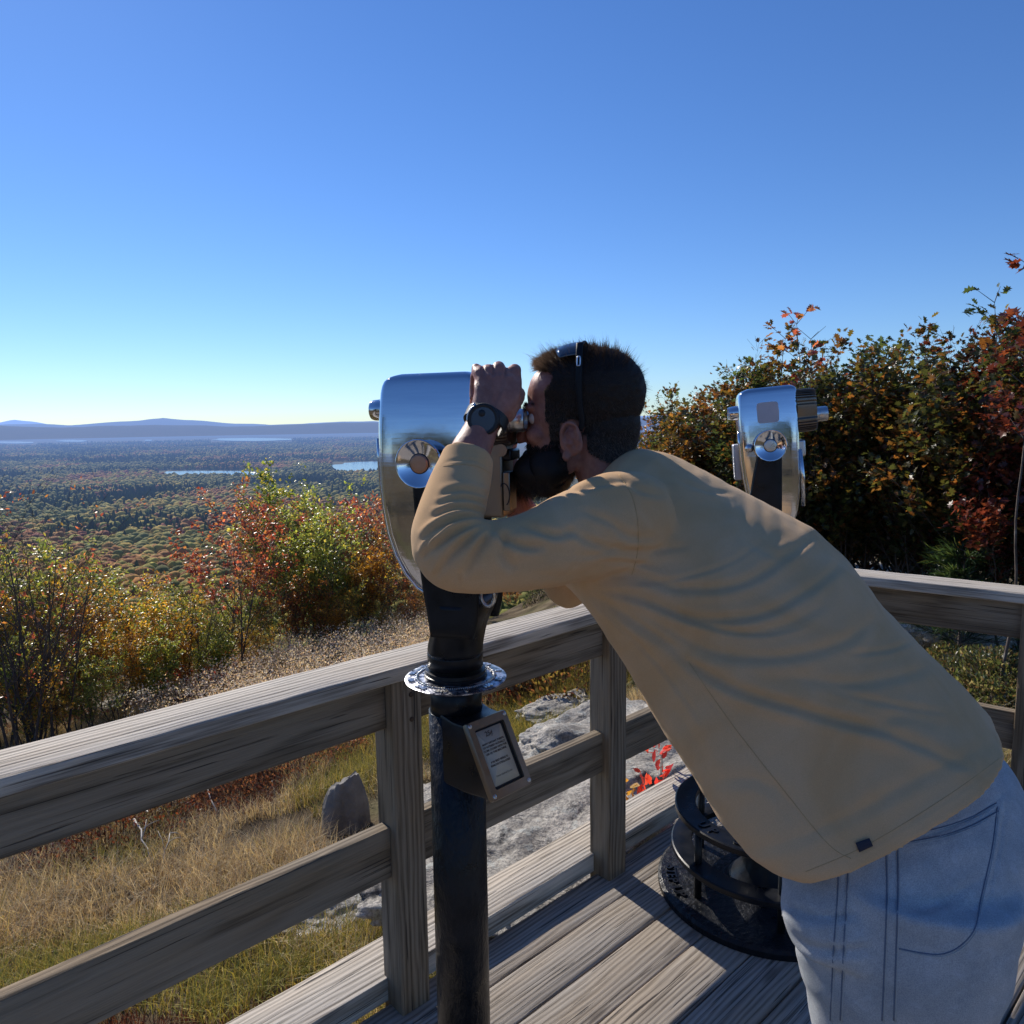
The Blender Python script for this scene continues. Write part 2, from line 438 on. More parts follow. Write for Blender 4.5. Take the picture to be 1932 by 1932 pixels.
LAKES = [(300, 498, 888, 900, 1), (628, 742, 871, 893, 2), (400, 548, 826, 831.5, 3), (-90, 68, 832.5, 836.5, 4), (108, 162, 830, 833.5, 5), (272, 288, 829.5, 831.5, 6)]
for a in LAKES: lake(*a)
# valley floor pushed below the water around each lake is handled by the sheet lying above it

# ------------------------------------------------------------------ valley forest (uncountable: one mass per kind)
def mat_canopy(name):
    m, nt, p, out = newmat(name)
    a = nt.nodes.new('ShaderNodeAttribute'); a.attribute_name = 'col'
    geo = nt.nodes.new('ShaderNodeNewGeometry')
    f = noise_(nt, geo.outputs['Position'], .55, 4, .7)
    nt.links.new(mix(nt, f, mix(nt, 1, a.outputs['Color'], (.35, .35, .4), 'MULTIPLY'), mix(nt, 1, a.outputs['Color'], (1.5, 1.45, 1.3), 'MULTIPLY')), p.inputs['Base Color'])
    p.inputs['Roughness'].default_value = .9; p.inputs['Specular IOR Level'].default_value = .15
    painted_haze_out(nt, p.outputs[0], out); return m
def ico(sub):
    bm = bmesh.new(); bmesh.ops.create_icosphere(bm, subdivisions=sub, radius=1); V = np.array([v.co[:] for v in bm.verts]); F = np.array([[v.index for v in f.verts] for f in bm.faces]); bm.free(); return V, F
def conifer_lp():
    V = []; F = []; n = 6
    for t in range(3):
        z0 = .10 + t * .27; r = .30 - t * .08; b = len(V)
        for k in range(n): V.append((r * math.cos(2 * PI * k / n + t * .4), r * math.sin(2 * PI * k / n + t * .4), z0))
        V.append((0, 0, z0 + .40))
        for k in range(n): F.append((b + k, b + (k + 1) % n, b + n))
    return np.array(V), np.array(F)
PAL = dict(
    conifer=[(.022, .030, .010), (.030, .040, .013), (.018, .026, .011)],
    green=[(.075, .080, .018), (.095, .090, .020), (.058, .064, .016)],
    yellow=[(.13, .115, .024), (.11, .105, .020), (.17, .13, .025)],
    orange=[(.15, .075, .02), (.12, .06, .018), (.17, .10, .025)],
    rust=[(.12, .045, .018), (.10, .035, .02), (.15, .06, .02)])
def inlake(px, py):
    m = np.zeros(len(px), bool)
    for x0, x1, a, b, s in LAKES: m |= (px > x0 - 3) & (px < x1 + 3) & (py > a - .3) & (py < b + (2.5 if b > 860 else 6))
    return m
def scatter(r0, r1, th0, th1, sp0, sp1):
    """points with spacing growing from sp0 to sp1"""
    X = []; Y = []; r = r0
    while r < r1:
        sp = sp0 + (sp1 - sp0) * (r - r0) / (r1 - r0)
        n = int((th1 - th0) * r / sp)
        if n > 0:
            t = th0 + (th1 - th0) * (np.arange(n) + rng.random(n)) / n
            rr = r + (rng.random(n) - .5) * sp * 1.4
            X.append(rr * np.sin(t)); Y.append(rr * np.cos(t))
        r += sp * .8
    return np.concatenate(X), np.concatenate(Y)
def forest(name, X, Y, hscale, sub, label, prefer=None):
    Z = gh(X, Y, False)
    pp = proj(np.stack([X, Y, Z], -1))
    ok = ~inlake(pp[:, 0], pp[:, 1]); X, Y, Z, pp = X[ok], Y[ok], Z[ok], pp[ok]
    n = len(X)
    a = fbm(X * .0035, Y * .0035 + 9, 31, 3); b = fbm(X * .0045 + 40, Y * .0030, 57, 4)
    u = rng.random(n)
    con = (u < .26 + 3.2 * (a - .44)) 
    warm = b + .13 * (rng.random(n) - .5)
    kinds = np.where(con, 0, np.where(warm < .50, 1, np.where(warm < .60, 2, np.where(warm < .63, 4, 3))))
    # the orange maples at the foot of the hill
    om = (pp[:, 1] > 1050) & (pp[:, 0] < 480) & (rng.random(n) < .5)
    kinds = np.where(om, 3, kinds)
    VI, FI = ico(sub); VC, FC = conifer_lp()
    for kind_c in (True, False):
        sel = np.where(kinds == 0)[0] if kind_c else np.where(kinds != 0)[0]
        if len(sel) == 0: continue
        T, FT = (VC, FC) if kind_c else (VI, FI)
        m = len(sel); k = len(T)
        h = hscale * (.6 + .85 * rng.random(m) ** 1.5) * (1.25 if kind_c else 1)
        ang = rng.random(m) * 2 * PI; ca, sa = np.cos(ang), np.sin(ang)
        J = T[None] * (1 + (.34 if not kind_c else .2) * (rng.random((m, k, 3)) - .5))
        if kind_c: S = np.stack([h, h, h], -1)
        else:
            wd = h * (.36 + .16 * rng.random(m)); S = np.stack([wd, wd, h * .40], -1)
        J = J * S[:, None, :]
        V = np.empty_like(J)
        V[..., 0] = J[..., 0] * ca[:, None] - J[..., 1] * sa[:, None] + X[sel][:, None]
        V[..., 1] = J[..., 0] * sa[:, None] + J[..., 1] * ca[:, None] + Y[sel][:, None]
        V[..., 2] = J[..., 2] + Z[sel][:, None] + (0 if kind_c else (h * .62)[:, None])
        F = (FT[None] + (np.arange(m) * k)[:, None, None]).reshape(-1, 3)
        names = ['conifer', 'green', 'yellow', 'orange', 'rust']
        P3 = np.array([PAL[q] for q in names]) * np.array([3.0, 2.7, 2.2])
        c = P3[kinds[sel], rng.integers(0, 3, m)] * (.75 + .5 * rng.random((m, 1)))
        me = mesh_np(name, V.reshape(-1, 3), F, smooth=not kind_c)
        setcol(me, np.repeat(c, k, 0))
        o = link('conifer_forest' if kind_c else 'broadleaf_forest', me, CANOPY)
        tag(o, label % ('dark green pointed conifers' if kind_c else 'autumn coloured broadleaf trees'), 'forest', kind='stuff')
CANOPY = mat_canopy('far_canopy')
x_, y_ = scatter(260, 1500, R(-37), R(2), 6.0, 8.5)
forest('near_valley', x_, y_, 13, 2, 'mass of %s on the valley floor below the hill')
x_, y_ = scatter(1500, 3600, R(-37), R(0), 9, 15)
forest('mid_valley', x_, y_, 14, 1, 'hazy belt of %s around the nearer lakes')
x_, y_ = scatter(3600, 8500, R(-37), R(0), 18, 40)
forest('far_valley', x_, y_, 17, 1, 'thin far belt of %s below the blue hills')
# ------------------------------------------------------------------ railings and deck
WOOD = mat_wood('weathered_grey_wood', (.13, .11, .085), (.68, .615, .52), .35)
WOOD_D = mat_wood('weathered_brown_wood', (.085, .064, .042), (.31, .255, .185), .8)
def V3(xy, z): return np.array([xy[0], xy[1], z])
def beam(name, a, b, wd, ht, mat, parent, bev=.004, seed=0, segs=40):
    """board from a to b (centre line), width wd horizontal, height ht; local x runs along the grain"""
    a = np.asarray(a, float); b = np.asarray(b, float); L = np.linalg.norm(b - a); x = (b - a) / L
    z = np.array([0, 0, 1.]); 
    if abs(x[2]) > .9: z = np.array([RN[0], RN[1], 0.])
    y = np.cross(z, x); y /= np.linalg.norm(y); z = np.cross(x, y)
    # cross-section with eased, slightly worn edges
    e = bev; hw, hh = wd / 2, ht / 2
    sec = [(-hw + e, -hh), (-hw, -hh + e), (-hw, 0), (-hw, hh - e), (-hw + e * .4, hh - e * .3), (-hw + e * 1.3, hh), (0, hh), (hw - e * 1.3, hh), (hw - e * .4, hh - e * .3), (hw, hh - e), (hw, 0), (hw, -hh + e), (hw - e, -hh), (0, -hh)]
    mb = MB(); rings = []
    for i in range(segs + 1):
        t = i / segs; ring = []
        for j, (sy, sz) in enumerate(sec):
            n1 = mnoise.noise(Vector((t * L * 6, j * 1.7, seed * 3.1))) * .0014
            w1 = mnoise.noise(Vector((t * L * 1.3, seed * 7.7, 0))) * .004
            ring.append(np.array([-L / 2 + t * L, sy * (1 + n1 / hw) + w1 * .5, sz + n1 + w1 * .4]))
        rings.append(ring)
    mb.loft(rings)
    o = mb.build(name, mat, None, smooth=True, auto=32)
    M = Matrix(((x[0], y[0], z[0], (a[0] + b[0]) / 2), (x[1], y[1], z[1], (a[1] + b[1]) / 2), (x[2], y[2], z[2], (a[2] + b[2]) / 2), (0, 0, 0, 1)))
    o.matrix_basis = M
    adopt(o, parent)
    return o
def lpt(s, off, z): q = RA + RD * s + RN * off; return np.array([q[0], q[1], z])
def qpt(s, off, z): q = _q1 + QD * s + QN * off; return np.array([q[0], q[1], z])
def sL_of_px(px, off):
    d = ray(px, 1300)[:2]; n = RN; t = ((RA + n * off) @ n) / (d @ n); p = d * t; return float((p - RA) @ RD)
def sQ_of_px(px, off):
    d = ray(px, 1300)[:2]; n = QN; t = ((_q1 + n * off) @ n) / (d @ n); p = d * t; return float((p - _q1) @ QD)
SCREWM = None
def screws(p3, nrm, parent):
    global SCREWM
    if SCREWM is None: SCREWM = mat_simple('rusty_screw', (.10, .07, .05), .7, .6)
    for dz in (-.035, -.10):
        mb = MB(); mb.lathe([(.0065, -.002), (.0065, .0008), (.004, .0016), (.0005, .0012)], p3 + np.array([0, 0, dz]) + nrm * .0462, 14, nrm); mb.build('screw', SCREWM, parent)
# corner where the two railings meet
_A = np.array([[RD[0], -QD[0]], [RD[1], -QD[1]]]); _s = np.linalg.solve(_A, _q1 + QN * .02 - RA - RN * .02); SC, SQ = float(_s[0]), float(_s[1])
lr = empty('wooden_railing', lpt(1.0, .06, 0), 'long weathered grey wooden railing in front of the yellow bushes on the left', 'railing', 'wooden railings round the lookout deck')
beam('top_plank', lpt(-1.6, .065, .931), lpt(SC - .03, .065, .931), .14, .038, WOOD, lr, seed=1, segs=90)
P1 = sL_of_px(795, .01) - .0445; P2 = sL_of_px(1183, .01) - .0445
posts = [P1 - 1.35, P1, P2, SC - .05]
for k, s in enumerate(posts):
    beam('post', lpt(s, .055, -.35), lpt(s, .055, .9105), .089, .089, WOOD_D, lr, seed=10 + k, segs=30); screws(lpt(s + .012, .055, .90), np.array([-RN[0], -RN[1], 0]), lr)
ends = [-1.6] + posts + [SC]
for k in range(len(posts)):
    a = (posts[k - 1] + .046) if k else -1.6; b = posts[k] - .046
    beam('upper_board', lpt(a, .06, .845), lpt(b, .06, .845), .038, .13, WOOD_D, lr, seed=20 + k)
    beam('lower_board', lpt(a, .06, .447), lpt(b, .06, .447), .038, .14, WOOD_D, lr, seed=30 + k)
rr = empty('wooden_railing', qpt(.4, .06, 0), 'short wooden railing in front of the tall oak bushes on the right', 'railing', 'wooden railings round the lookout deck')
beam('top_plank', qpt(SQ + .09, .065, .931), qpt(1.9, .065, .931), .14, .038, WOOD, rr, seed=3, segs=60)
Q1 = sQ_of_px(1921, .01) + .0445
qp = [Q1, Q1 + 1.3]
for k, s in enumerate(qp):
    beam('post', qpt(s, .055, -.35), qpt(s, .055, .9105), .089, .089, WOOD_D, rr, seed=40 + k, segs=30); screws(qpt(s + .012, .055, .90), np.array([-QN[0], -QN[1], 0]), rr)
for k, (a, b) in enumerate(((SQ + .12, Q1 - .046), (Q1 + .046, Q1 + 1.25))):
    beam('upper_board', qpt(a, .06, .845), qpt(b, .06, .845), .038, .13, WOOD_D, rr, seed=50 + k)
    beam('lower_board', qpt(a, .06, .447), qpt(b, .06, .447), .038, .14, WOOD_D, rr, seed=60 + k)
# deck edge timber and boards (boards run along the left railing)
cb = empty('deck_edge_timber', lpt(1.5, .12, .04), 'thick cracked timber laid on the deck edge under the railing beside the rock', 'timber')
beam('timber', lpt(-1.6, .155, .035), lpt(SC + .1, .155, .035), .15, .07, WOOD, cb, seed=70, segs=60)
deck = empty('deck', (0, 0, 0)); tag(deck, kind='structure')
WOOD_F = mat_wood('worn_deck_boards', (.12, .10, .08), (.42, .38, .33), .5)
for k in range(34):
    off = .075 - .143 * k - .07
    a, b = -3.2, SC + .4
    # clip to the right railing line
    pa = lpt(a, off, 0)[:2]
    num = ((_q1 + QN * .12 - lpt(0, off, 0)[:2]) @ QN) / (RD @ QN)
    b = min(b + 6, num)
    if b - a < .2: continue
    beam('deck_board', lpt(a, off, -.019 - .0006 * (k % 3)), lpt(b, off, -.019 - .0006 * (k % 3)), .138, .036, WOOD_F, deck, seed=80 + k, segs=24, bev=.005)
# ------------------------------------------------------------------ coin-operated viewers
def mat_chrome(name='polished_chrome'):
    m, nt, p, out = newmat(name)
    v = objco(nt)
    p.inputs['Base Color'].default_value = (.68, .69, .72, 1); p.inputs['Metallic'].default_value = 1
    f = noise_(nt, v, 26, 6, .65); g = noise_(nt, mapping(nt, v, (90, 12, 90)), 5, 3)
    nt.links.new(ramp(nt, math_(nt, 'ADD', math_(nt, 'MULTIPLY', f, .7), math_(nt, 'MULTIPLY', g, .3)), [(.35, .055), (.55, .11), (.72, .26)]), p.inputs['Roughness'])
    wv_ = noise_(nt, mapping(nt, v, (2.5, 2.5, 22)), 2.0, 3, .5)
    bump(nt, math_(nt, 'ADD', math_(nt, 'MULTIPLY', noise_(nt, v, 14, 3), .5), wv_), p, .06, .004)
    return m
def mat_black(name='glossy_black_paint', bs=.55, bd=.0022, sc=120):
    m, nt, p, out = newmat(name)
    v = objco(nt)
    f = noise_(nt, v, 20, 5, .6)
    nt.links.new(ramp(nt, f, [(.3, (.004, .005, .007)), (.7, (.014, .015, .018))]), p.inputs['Base Color'])
    nt.links.new(ramp(nt, f, [(.3, .24), (.7, .46)]), p.inputs['Roughness'])
    p.inputs['Specular IOR Level'].default_value = .28
    bump(nt, noise_(nt, mapping(nt, v, (1, 1, .45)), sc, 4, .6), p, bs, bd)
    return m
CHROME = mat_chrome(); BLACK = mat_black(bs=.18, bd=.001, sc=60); BLACKR = mat_black('wrinkled_black_paint', 1.0, .006, 55)
STEEL = mat_simple('brushed_steel', (.62, .61, .6), .32, 1.0, bump_s=.1, bump_scale=300, var=.15)
DULL = mat_simple('dull_pitted_metal', (.42, .41, .42), .55, 1.0, bump_s=.4, bump_scale=250, var=.25)
COPPER = mat_simple('worn_copper_hub', (.55, .30, .20), .38, 1.0, bump_s=.4, bump_scale=160, var=.3)
BRONZE = mat_simple('tarnished_nickel', (.25, .205, .16), .40, 1.0, bump_s=.25, bump_scale=90, var=.2)
CREAM = mat_simple('cream_card', (.50, .47, .38), .6, var=.04)
INK = mat_simple('dark_ink', (.10, .075, .06), .8)
INKF = mat_simple('faded_ink', (.25, .22, .17), .8)
GASKET = mat_simple('black_rubber', (.01, .01, .014), .6)
PALEPATCH = mat_simple('pale_worn_label', (.48, .45, .47), .6, var=.25, bump_s=.3, bump_scale=120)
GLASSB = mat_simple('dark_lens_glass', (.01, .012, .02), .05, spec=.9)

def text_mesh(s, size, mat, extrude=.0004, bold=0.0):
    cu_ = bpy.data.curves.new('txt', 'FONT'); cu_.body = s; cu_.size = size; cu_.align_x = 'CENTER'; cu_.align_y = 'CENTER'; cu_.extrude = extrude; cu_.offset = bold
    o = bpy.data.objects.new('txt', cu_); COL.objects.link(o)
    dg = bpy.context.evaluated_depsgraph_get(); me = bpy.data.meshes.new_from_object(o.evaluated_get(dg)); bpy.data.objects.remove(o)
    me.materials.clear()
    return me
def place_mesh(me, M):
    me.transform(Matrix([list(r_) for r_ in M])); return me
def frame_matrix(o, x, y, z):
    return [[x[0], y[0], z[0], o[0]], [x[1], y[1], z[1], o[1]], [x[2], y[2], z[2], o[2]], [0, 0, 0, 1]]
def join_meshes(mes):
    bm = bmesh.new()
    for m_ in mes: bm.from_mesh(m_)
    me = bpy.data.meshes.new('joined'); bm.to_mesh(me); bm.free(); return me

BODY = [(.063, .174), (.079, .169), (.090, .157), (.094, .14), (.097, .09), (.098, .05), (.098, .01), (.096, -.04), (.092, -.09), (.084, -.14), (.070, -.185), (.050, -.222), (.026, -.250), (-.004, -.267),
        (-.04, -.268), (-.064, -.25), (-.082, -.21), (-.092, -.16), (-.097, -.10), (-.099, -.03), (-.101, .05), (-.104, .15), (-.101, .166), (-.090, .175), (-.02, .177)]

def make_viewer(name, px, py, theta, pz, ringz, label, arm, tilt=0.0, e=.029, coin_low=True, patch=False, zplac=None, steps=False, bs=1.0):
    root = empty(name, (px, py, 0), label, 'coin-operated viewer', 'coin-operated viewers on the lookout deck')
    F = np.array([-math.cos(theta), math.sin(theta), 0]); L = np.array([-math.sin(theta), -math.cos(theta), 0]); Z = np.array([0, 0, 1.])
    base = np.array([px, py, 0]); piv = base + F * e + Z * pz
    ct, st = math.cos(tilt), math.sin(tilt)
    def W(x, y, z):            # fixed frame at pivot
        return piv + F * x + L * y + Z * z
    def T(x, y, z):            # tilting head frame
        x = x * bs
        return piv + F * (x * ct + z * st) + L * y + Z * (-x * st + z * ct)
    TF = F * ct - Z * st; TZ = F * st + Z * ct
    # head shell -------------------------------------------------
    hb = .074
    fpz = np.array([p for p in BODY[:14]]); bpz = np.array(BODY[14:24])
    def xf(z): return float(np.interp(-z, -fpz[:, 1], fpz[:, 0]))
    def xb(z): o_ = np.argsort(bpz[:, 1]); return float(np.interp(z, bpz[o_, 1], bpz[o_, 0]))
    def hyf(z): return hb - (.62 if z > 0 else .16) * z * z
    mb = MB(); rings = []
    zz_ = list(np.linspace(-.268, -.262, 3)) + list(np.linspace(-.255, .160, 52)) + [.1645, .168, .1705, .1725, .1738]
    for z in zz_:
        f_, b_ = xf(z), xb(z); hy = hyf(z)
        if z > .160: q = (z - .160) / .0142; hy -= .014 * (1 - math.sqrt(max(0, 1 - q * q))); f_ -= .006 * q * q; b_ += .006 * q * q
        if z < -.255: q = (-.255 - z) / .0132; hy -= .012 * (1 - math.sqrt(max(0, 1 - q * q)))
        rc_ = min(.0125, (f_ - b_) * .45); ring = []
        for (sx, sy, a0) in ((1, 1, 0), (-1, 1, 90), (-1, -1, 180), (1, -1, 270)):
            cx_ = (f_ - rc_) if sx > 0 else (b_ + rc_); cy_ = sy * (hy - rc_)
            arc = [(cx_ + rc_ * math.cos(R(a0 + t)), cy_ + rc_ * math.sin(R(a0 + t))) for t in (0, 15, 30, 45, 60, 75, 90)]
            ring += arc
            nxt = {0: ((b_ + rc_), hy), 90: (b_, -(hy - rc_)), 180: ((f_ - rc_), -hy), 270: (f_, (hy - rc_))}[a0]
            for t in np.linspace(0, 1, 9)[1:-1]: ring.append((arc[-1][0] * (1 - t) + nxt[0] * t, arc[-1][1] * (1 - t) + nxt[1] * t))
        rings.append([T(p[0], p[1], z) for p in ring])
    mb.loft(rings); me = mb.mesh('head'); smooth_by_angle(me, 60)
    head = link('head', me, CHROME, root)
    # a raised lip along the front-lower seam
    mb = MB(); pts = [T(p[0] + .0015, hb - .012, p[1] - .0005) for p in BODY[5:16]]
    mb.tube(pts, .0035, 8); mb.build('seam_trim', CHROME, root)
    # hinge disc (near side) ---------------------------------------
    for side in (1, -1):
        c = T(0, side * (hb + .004), 0)
        ax = L * side
        mb = MB(); mb.lathe([(.030, 0), (.030, .018)], c, 40, ax); mb.build('hinge_boss', GASKET if side > 0 else BLACK, root)
        c2 = T(0, side * (hb + .026), 0)
        prof = [(.030, -.006), (.0455, -.005), (.0472, 0), (.0468, .003), (.0455, .0046), (.0435, .0044), (.0415, .0030), (.0185, -.0045), (.0182, -.003)]
        mb = MB(); mb.lathe(prof, c2, 56, ax); dk = mb.build('hinge_disc', CHROME, root, auto=30)
        mb = MB(); mb.lathe([(.0184, -.006), (.0180, -.0018), (.0155, .0000), (.006, .0006), (.001, .0003)], c2, 32, ax)
        hub = mb.build('disc_hub', COPPER if not patch else STEEL, None, auto=30); hub.parent = dk; hub.matrix_parent_inverse = Matrix.Translation(-root.location) @ Matrix.Translation(root.location)
    # fork -----------------------------------------------------------
    for side in (1, -1):
        mb = MB(); rings = []
        ts = np.linspace(0, 1, 22)
        zs = np.array([a[0] for a in arm]); fr = [a[1] for a in arm]; bk = [a[2] for a in arm]
        for z in np.linspace(.028, arm[-1][0], 22):
            zz = -z; 
            f = np.interp(-z, -zs, fr); b = np.interp(-z, -zs, bk); thick = np.interp(-z, [-.03, .25, .34], [.010, .012, .020])
            if z > 0:  # round top of the arm
                q = z / .028; c_ = (f + b) / 2; hw = (f - b) / 2 * math.sqrt(max(0, 1 - q * q)) + .001; f, b = c_ + hw, c_ - hw
            yo = side * (hb + .013)
            ring = []
            for a_ in np.linspace(0, 2 * PI, 16, endpoint=False):
                cx = math.copysign(abs(math.cos(a_)) ** .5, math.cos(a_)); sx = math.copysign(abs(math.sin(a_)) ** .5, math.sin(a_))
                ring.append(W((f + b) / 2 + (f - b) / 2 * cx, yo + thick / 2 * sx, z))
            rings.append(ring)
        mb.loft(rings); mb.build('fork_arm', BLACK, root)
    # crotch of the fork flows into the round column
    mb = MB(); rings = []
    for z in np.linspace(-.278, -.40, 14):
        t = (-.278 - z) / (.122); t2 = t * t * (3 - 2 * t)
        f0 = np.interp(-z, -zs, fr); b0 = np.interp(-z, -zs, bk)
        cxm = (f0 + b0) / 2 * (1 - t2) + (-e) * t2; hx = (f0 - b0) / 2 * (1 - t2) + .058 * t2; hy = (hb + .0215) * (1 - t2) + .058 * t2; pw = .55 * (1 - t2) + 1.0 * t2
        rings.append([W(cxm + hx * math.copysign(abs(math.cos(a)) ** pw, math.cos(a)), hy * math.copysign(abs(math.sin(a)) ** pw, math.sin(a)), z) for a in np.linspace(0, 2 * PI, 40, endpoint=False)])
    mb.loft(rings); mb.build('fork_base', BLACK, root)
    # objective tubes and eyepieces --------------------------------------
    for side in (1, -1):
        mb = MB(); c = T(.092, side * .036, .105)
        mb.lathe([(.022, 0), (.0215, .010), (.0205, .024), (.0185, .029), (.0165, .0285), (.0160, .020)], c, 36, TF); o = mb.build('objective_tube', CHROME, root, auto=40)
        mb = MB(); mb.lathe([(.0160, .0205), (.010, .0225), (.001, .023)], c, 28, TF); g = mb.build('lens', GLASSB, None); g.parent = o
        mb = MB(); c = T(-.155, side * .032, .078)
        mb.lathe([(.024, -.03), (.024, 0), (.0235, .012), (.0215, .014), (.0215, .020), (.0225, .022), (.0222, .036), (.0205, .040), (.017, .040), (.016, .034), (.001, .033)], c, 36, -TF)
        o = mb.build('eyepiece', STEEL, root, auto=35)
    # ribbed housing behind the head
    mb = MB(); n = 60; rings = []
    for (x, sc_) in ((-.100, 1.0), (-.158, .97), (-.164, .93), (-.166, .6)):
        ring = []
        for ia, a in enumerate(np.linspace(0, 2 * PI, 144, endpoint=False)):
            rib = 1 + (.07 if ia % 4 < 2 else 0) * (1 if sc_ > .9 else 0)
            cx = math.copysign(abs(math.cos(a)) ** .45, math.cos(a)); sx = math.copysign(abs(math.sin(a)) ** .45, math.sin(a))
            ring.append(T(x, .064 * cx * sc_ * rib, .094 + .062 * sx * sc_ * rib))
        rings.append(ring)
    mb.loft(rings); mb.build('ribbed_housing', BRONZE, root, auto=25)
    # coin box at the back, low
    if coin_low:
        cbx = MB(); M = np.stack([TF, L, TZ], 1)
        cbx.box(T(-.125, 0, -.035), (.05, .085, .15), M); cb_ = cbx.build('coin_box', BRONZE, root, bevel=.006, seg=3, auto=30)
        k_ = MB(); k_.box(T(-.156, .0, .012), (.020, .07, .022), M); k2 = k_.build('coin_slot_block', BLACK, root, bevel=.004, seg=2, auto=30)
        k_ = MB(); k_.tube([T(-.150, .045, .022), T(-.150, .052, .022)], .012, 24); k_.build('coin_knob', BRONZE, root, auto=30)
        k_ = MB(); k_.box(T(-.158, .022, -.058), (.014, .050, .075), M); pl = k_.build('instruction_plate', BRONZE, root, bevel=.002, auto=30)
        # embossed swirl on the plate
        k_ = MB(); sw = []
        for q in np.linspace(0, 4.6, 26): sw.append(T(-.1575 + .010 * math.cos(q) * (1 - q / 9), .0475, -.048 + .016 * math.sin(q) * (1 - q / 9) - q * .006))
        k_.tube(sw, .0013, 6); s_ = k_.build('embossed_scroll', GASKET, None); s_.parent = pl
        # drop loop under the box
        k_ = MB(); lp = [T(-.118 + .014 * math.cos(q), .06, -.262 + .02 * math.sin(q)) for q in np.linspace(0, 2 * PI, 24)]
        k_.tube(lp, .004, 8); k_.build('return_loop', STEEL, root)
    else:
        M = np.stack([TF, L, TZ], 1)
        k_ = MB(); k_.box(T(-.108, .02, -.018), (.026, .05, .05), M); k_.build('coin_slot_block', STEEL, root, bevel=.006, seg=3, auto=30)
        k_ = MB(); k_.box(T(.108, .02, -.045), (.022, .06, .11), M)
        k_.build('coin_box', DULL, root, bevel=.004, seg=2, auto=30)
        k_ = MB()
        for i in range(14): k_.box(T(.1205, .045, -.030 - i * .0045), (.004, .016, .0026), M)
        k_.build('ribbed_grip', STEEL, root)
        k_ = MB(); k_.ell(T(.068, hb + .003, -.004), (.013, .013, .013)); k_.build('rivet', STEEL, root)
        k_ = MB(); k_.tube([T(-.10, hb - .008, -.02), T(-.104, hb - .006, -.1), T(-.10, hb - .004, -.19)], .006, 8); k_.build('seam_bead', CHROME, root)
    if patch:
        mb = MB(); n = 46; ring = []
        for i, q in enumerate(np.linspace(0, 2 * PI, n, endpoint=False)):
            cx = math.copysign(abs(math.cos(q)) ** .28, math.cos(q)); sx = math.copysign(abs(math.sin(q)) ** .28, math.sin(q)); k = 1 + .05 * mnoise.noise(Vector((i * .8, 0, 3)))
            ring.append((.006 + .036 * cx * k - .008, .098 + .031 * sx * k))
        cn_ = np.mean(np.array(ring), 0); rg_ = [[(cn_[0] + (p[0] - cn_[0]) * k_, cn_[1] + (p[1] - cn_[1]) * k_) for p in ring] for k_ in (1, .97, .8, .6, .4, .2, .05)]
        mb.loft([[T(p[0], hyf(p[1]) - .001, p[1]) for p in rg_[0]]] + [[T(p[0], hyf(p[1]) + .0009, p[1]) for p in r2] for r2 in rg_]); mb.build('pale_label_patch', PALEPATCH, root, auto=30)
    # column, compass ring ---------------------------------------------------
    c = base
    mb = MB(); mb.lathe([(.058, pz - .395), (.058, ringz + .05), (.0585, ringz + .026)], c, 56); mb.build('upper_column', BLACK, root)
    mb = MB(); mb.lathe([(.058, ringz + .020), (.0625, ringz + .019), (.0635, ringz + .012), (.0655, ringz + .011), (.066, ringz + .004), (.0645, ringz + .001)], c, 56); mb.build('collar', BLACK, root, auto=40)
    mb = MB(); mb.lathe([(.055, ringz - .004), (.100, ringz - .004), (.106, ringz - .002), (.1065, ringz + .0005), (.104, ringz + .0018), (.060, ringz + .004)], c, 96); rg = mb.build('compass_ring', RINGM, root, auto=30)
    mb = MB()
    for i in range(120):
        a = 2 * PI * i / 120; x = np.array([math.cos(a), math.sin(a), 0]); y = np.array([-x[1], x[0], 0])
        ln = .009 if i % 5 == 0 else .006
        mb.box(c + x * (.081) + Z * (ringz + .0040), (ln, .0016, .003), np.stack([x, y, Z], 1))
    t = mb.build('degree_marks', STEEL, None); t.parent = rg
    mes = []
    for i, s in enumerate(['N', '30', '60', 'E', '120', '150', 'S', '210', '240', 'W', '300', '330']):
        a = PI * .5 - 2 * PI * i / 12 + .3; x = np.array([math.cos(a), math.sin(a), 0]); y = np.array([-x[1], x[0], 0])
        tm = text_mesh(s, .0165, None, .0014, .0006); place_mesh(tm, frame_matrix(c + x * .0945 + Z * (ringz + .0032), y, -x, Z)); t = link('compass_figure', tm, STEEL); t.parent = rg
    mb = MB(); mb.lathe([(.055, ringz - .002), (.054, ringz - .05), (.056, ringz - .075)], c, 48); mb.build('neck', BLACK, root)
    if zplac is None:
        mb = MB(); mb.lathe([(.058, ringz - .07), (.058, .06)], c, 56); mb.build('lower_column', BLACKR, root)
    else:
        mb = MB(); mb.lathe([(.0585, ringz - .07), (.0585, .04)], c, 56); mb.build('lower_column', BLACKR, root)
        mb = MB(); mb.lathe([(.0585, .045), (.075, .03), (.15, .014), (.155, .0)], c, 56); mb.build('base_flange', BLACK, root, auto=40)
        TLc, wd, ht, az, tl = zplac
        u = np.array([math.cos(az), math.sin(az), 0]); nh = np.array([math.sin(az), -math.cos(az), 0])
        v = -Z * math.cos(tl) + nh * math.sin(tl); nn = np.cross(v, u); nn = nn if nn @ nh > 0 else -nn
        cen = TLc + u * wd / 2 + v * ht / 2
        def Pp(a, b, d=0): return cen + u * a + v * b + nn * d
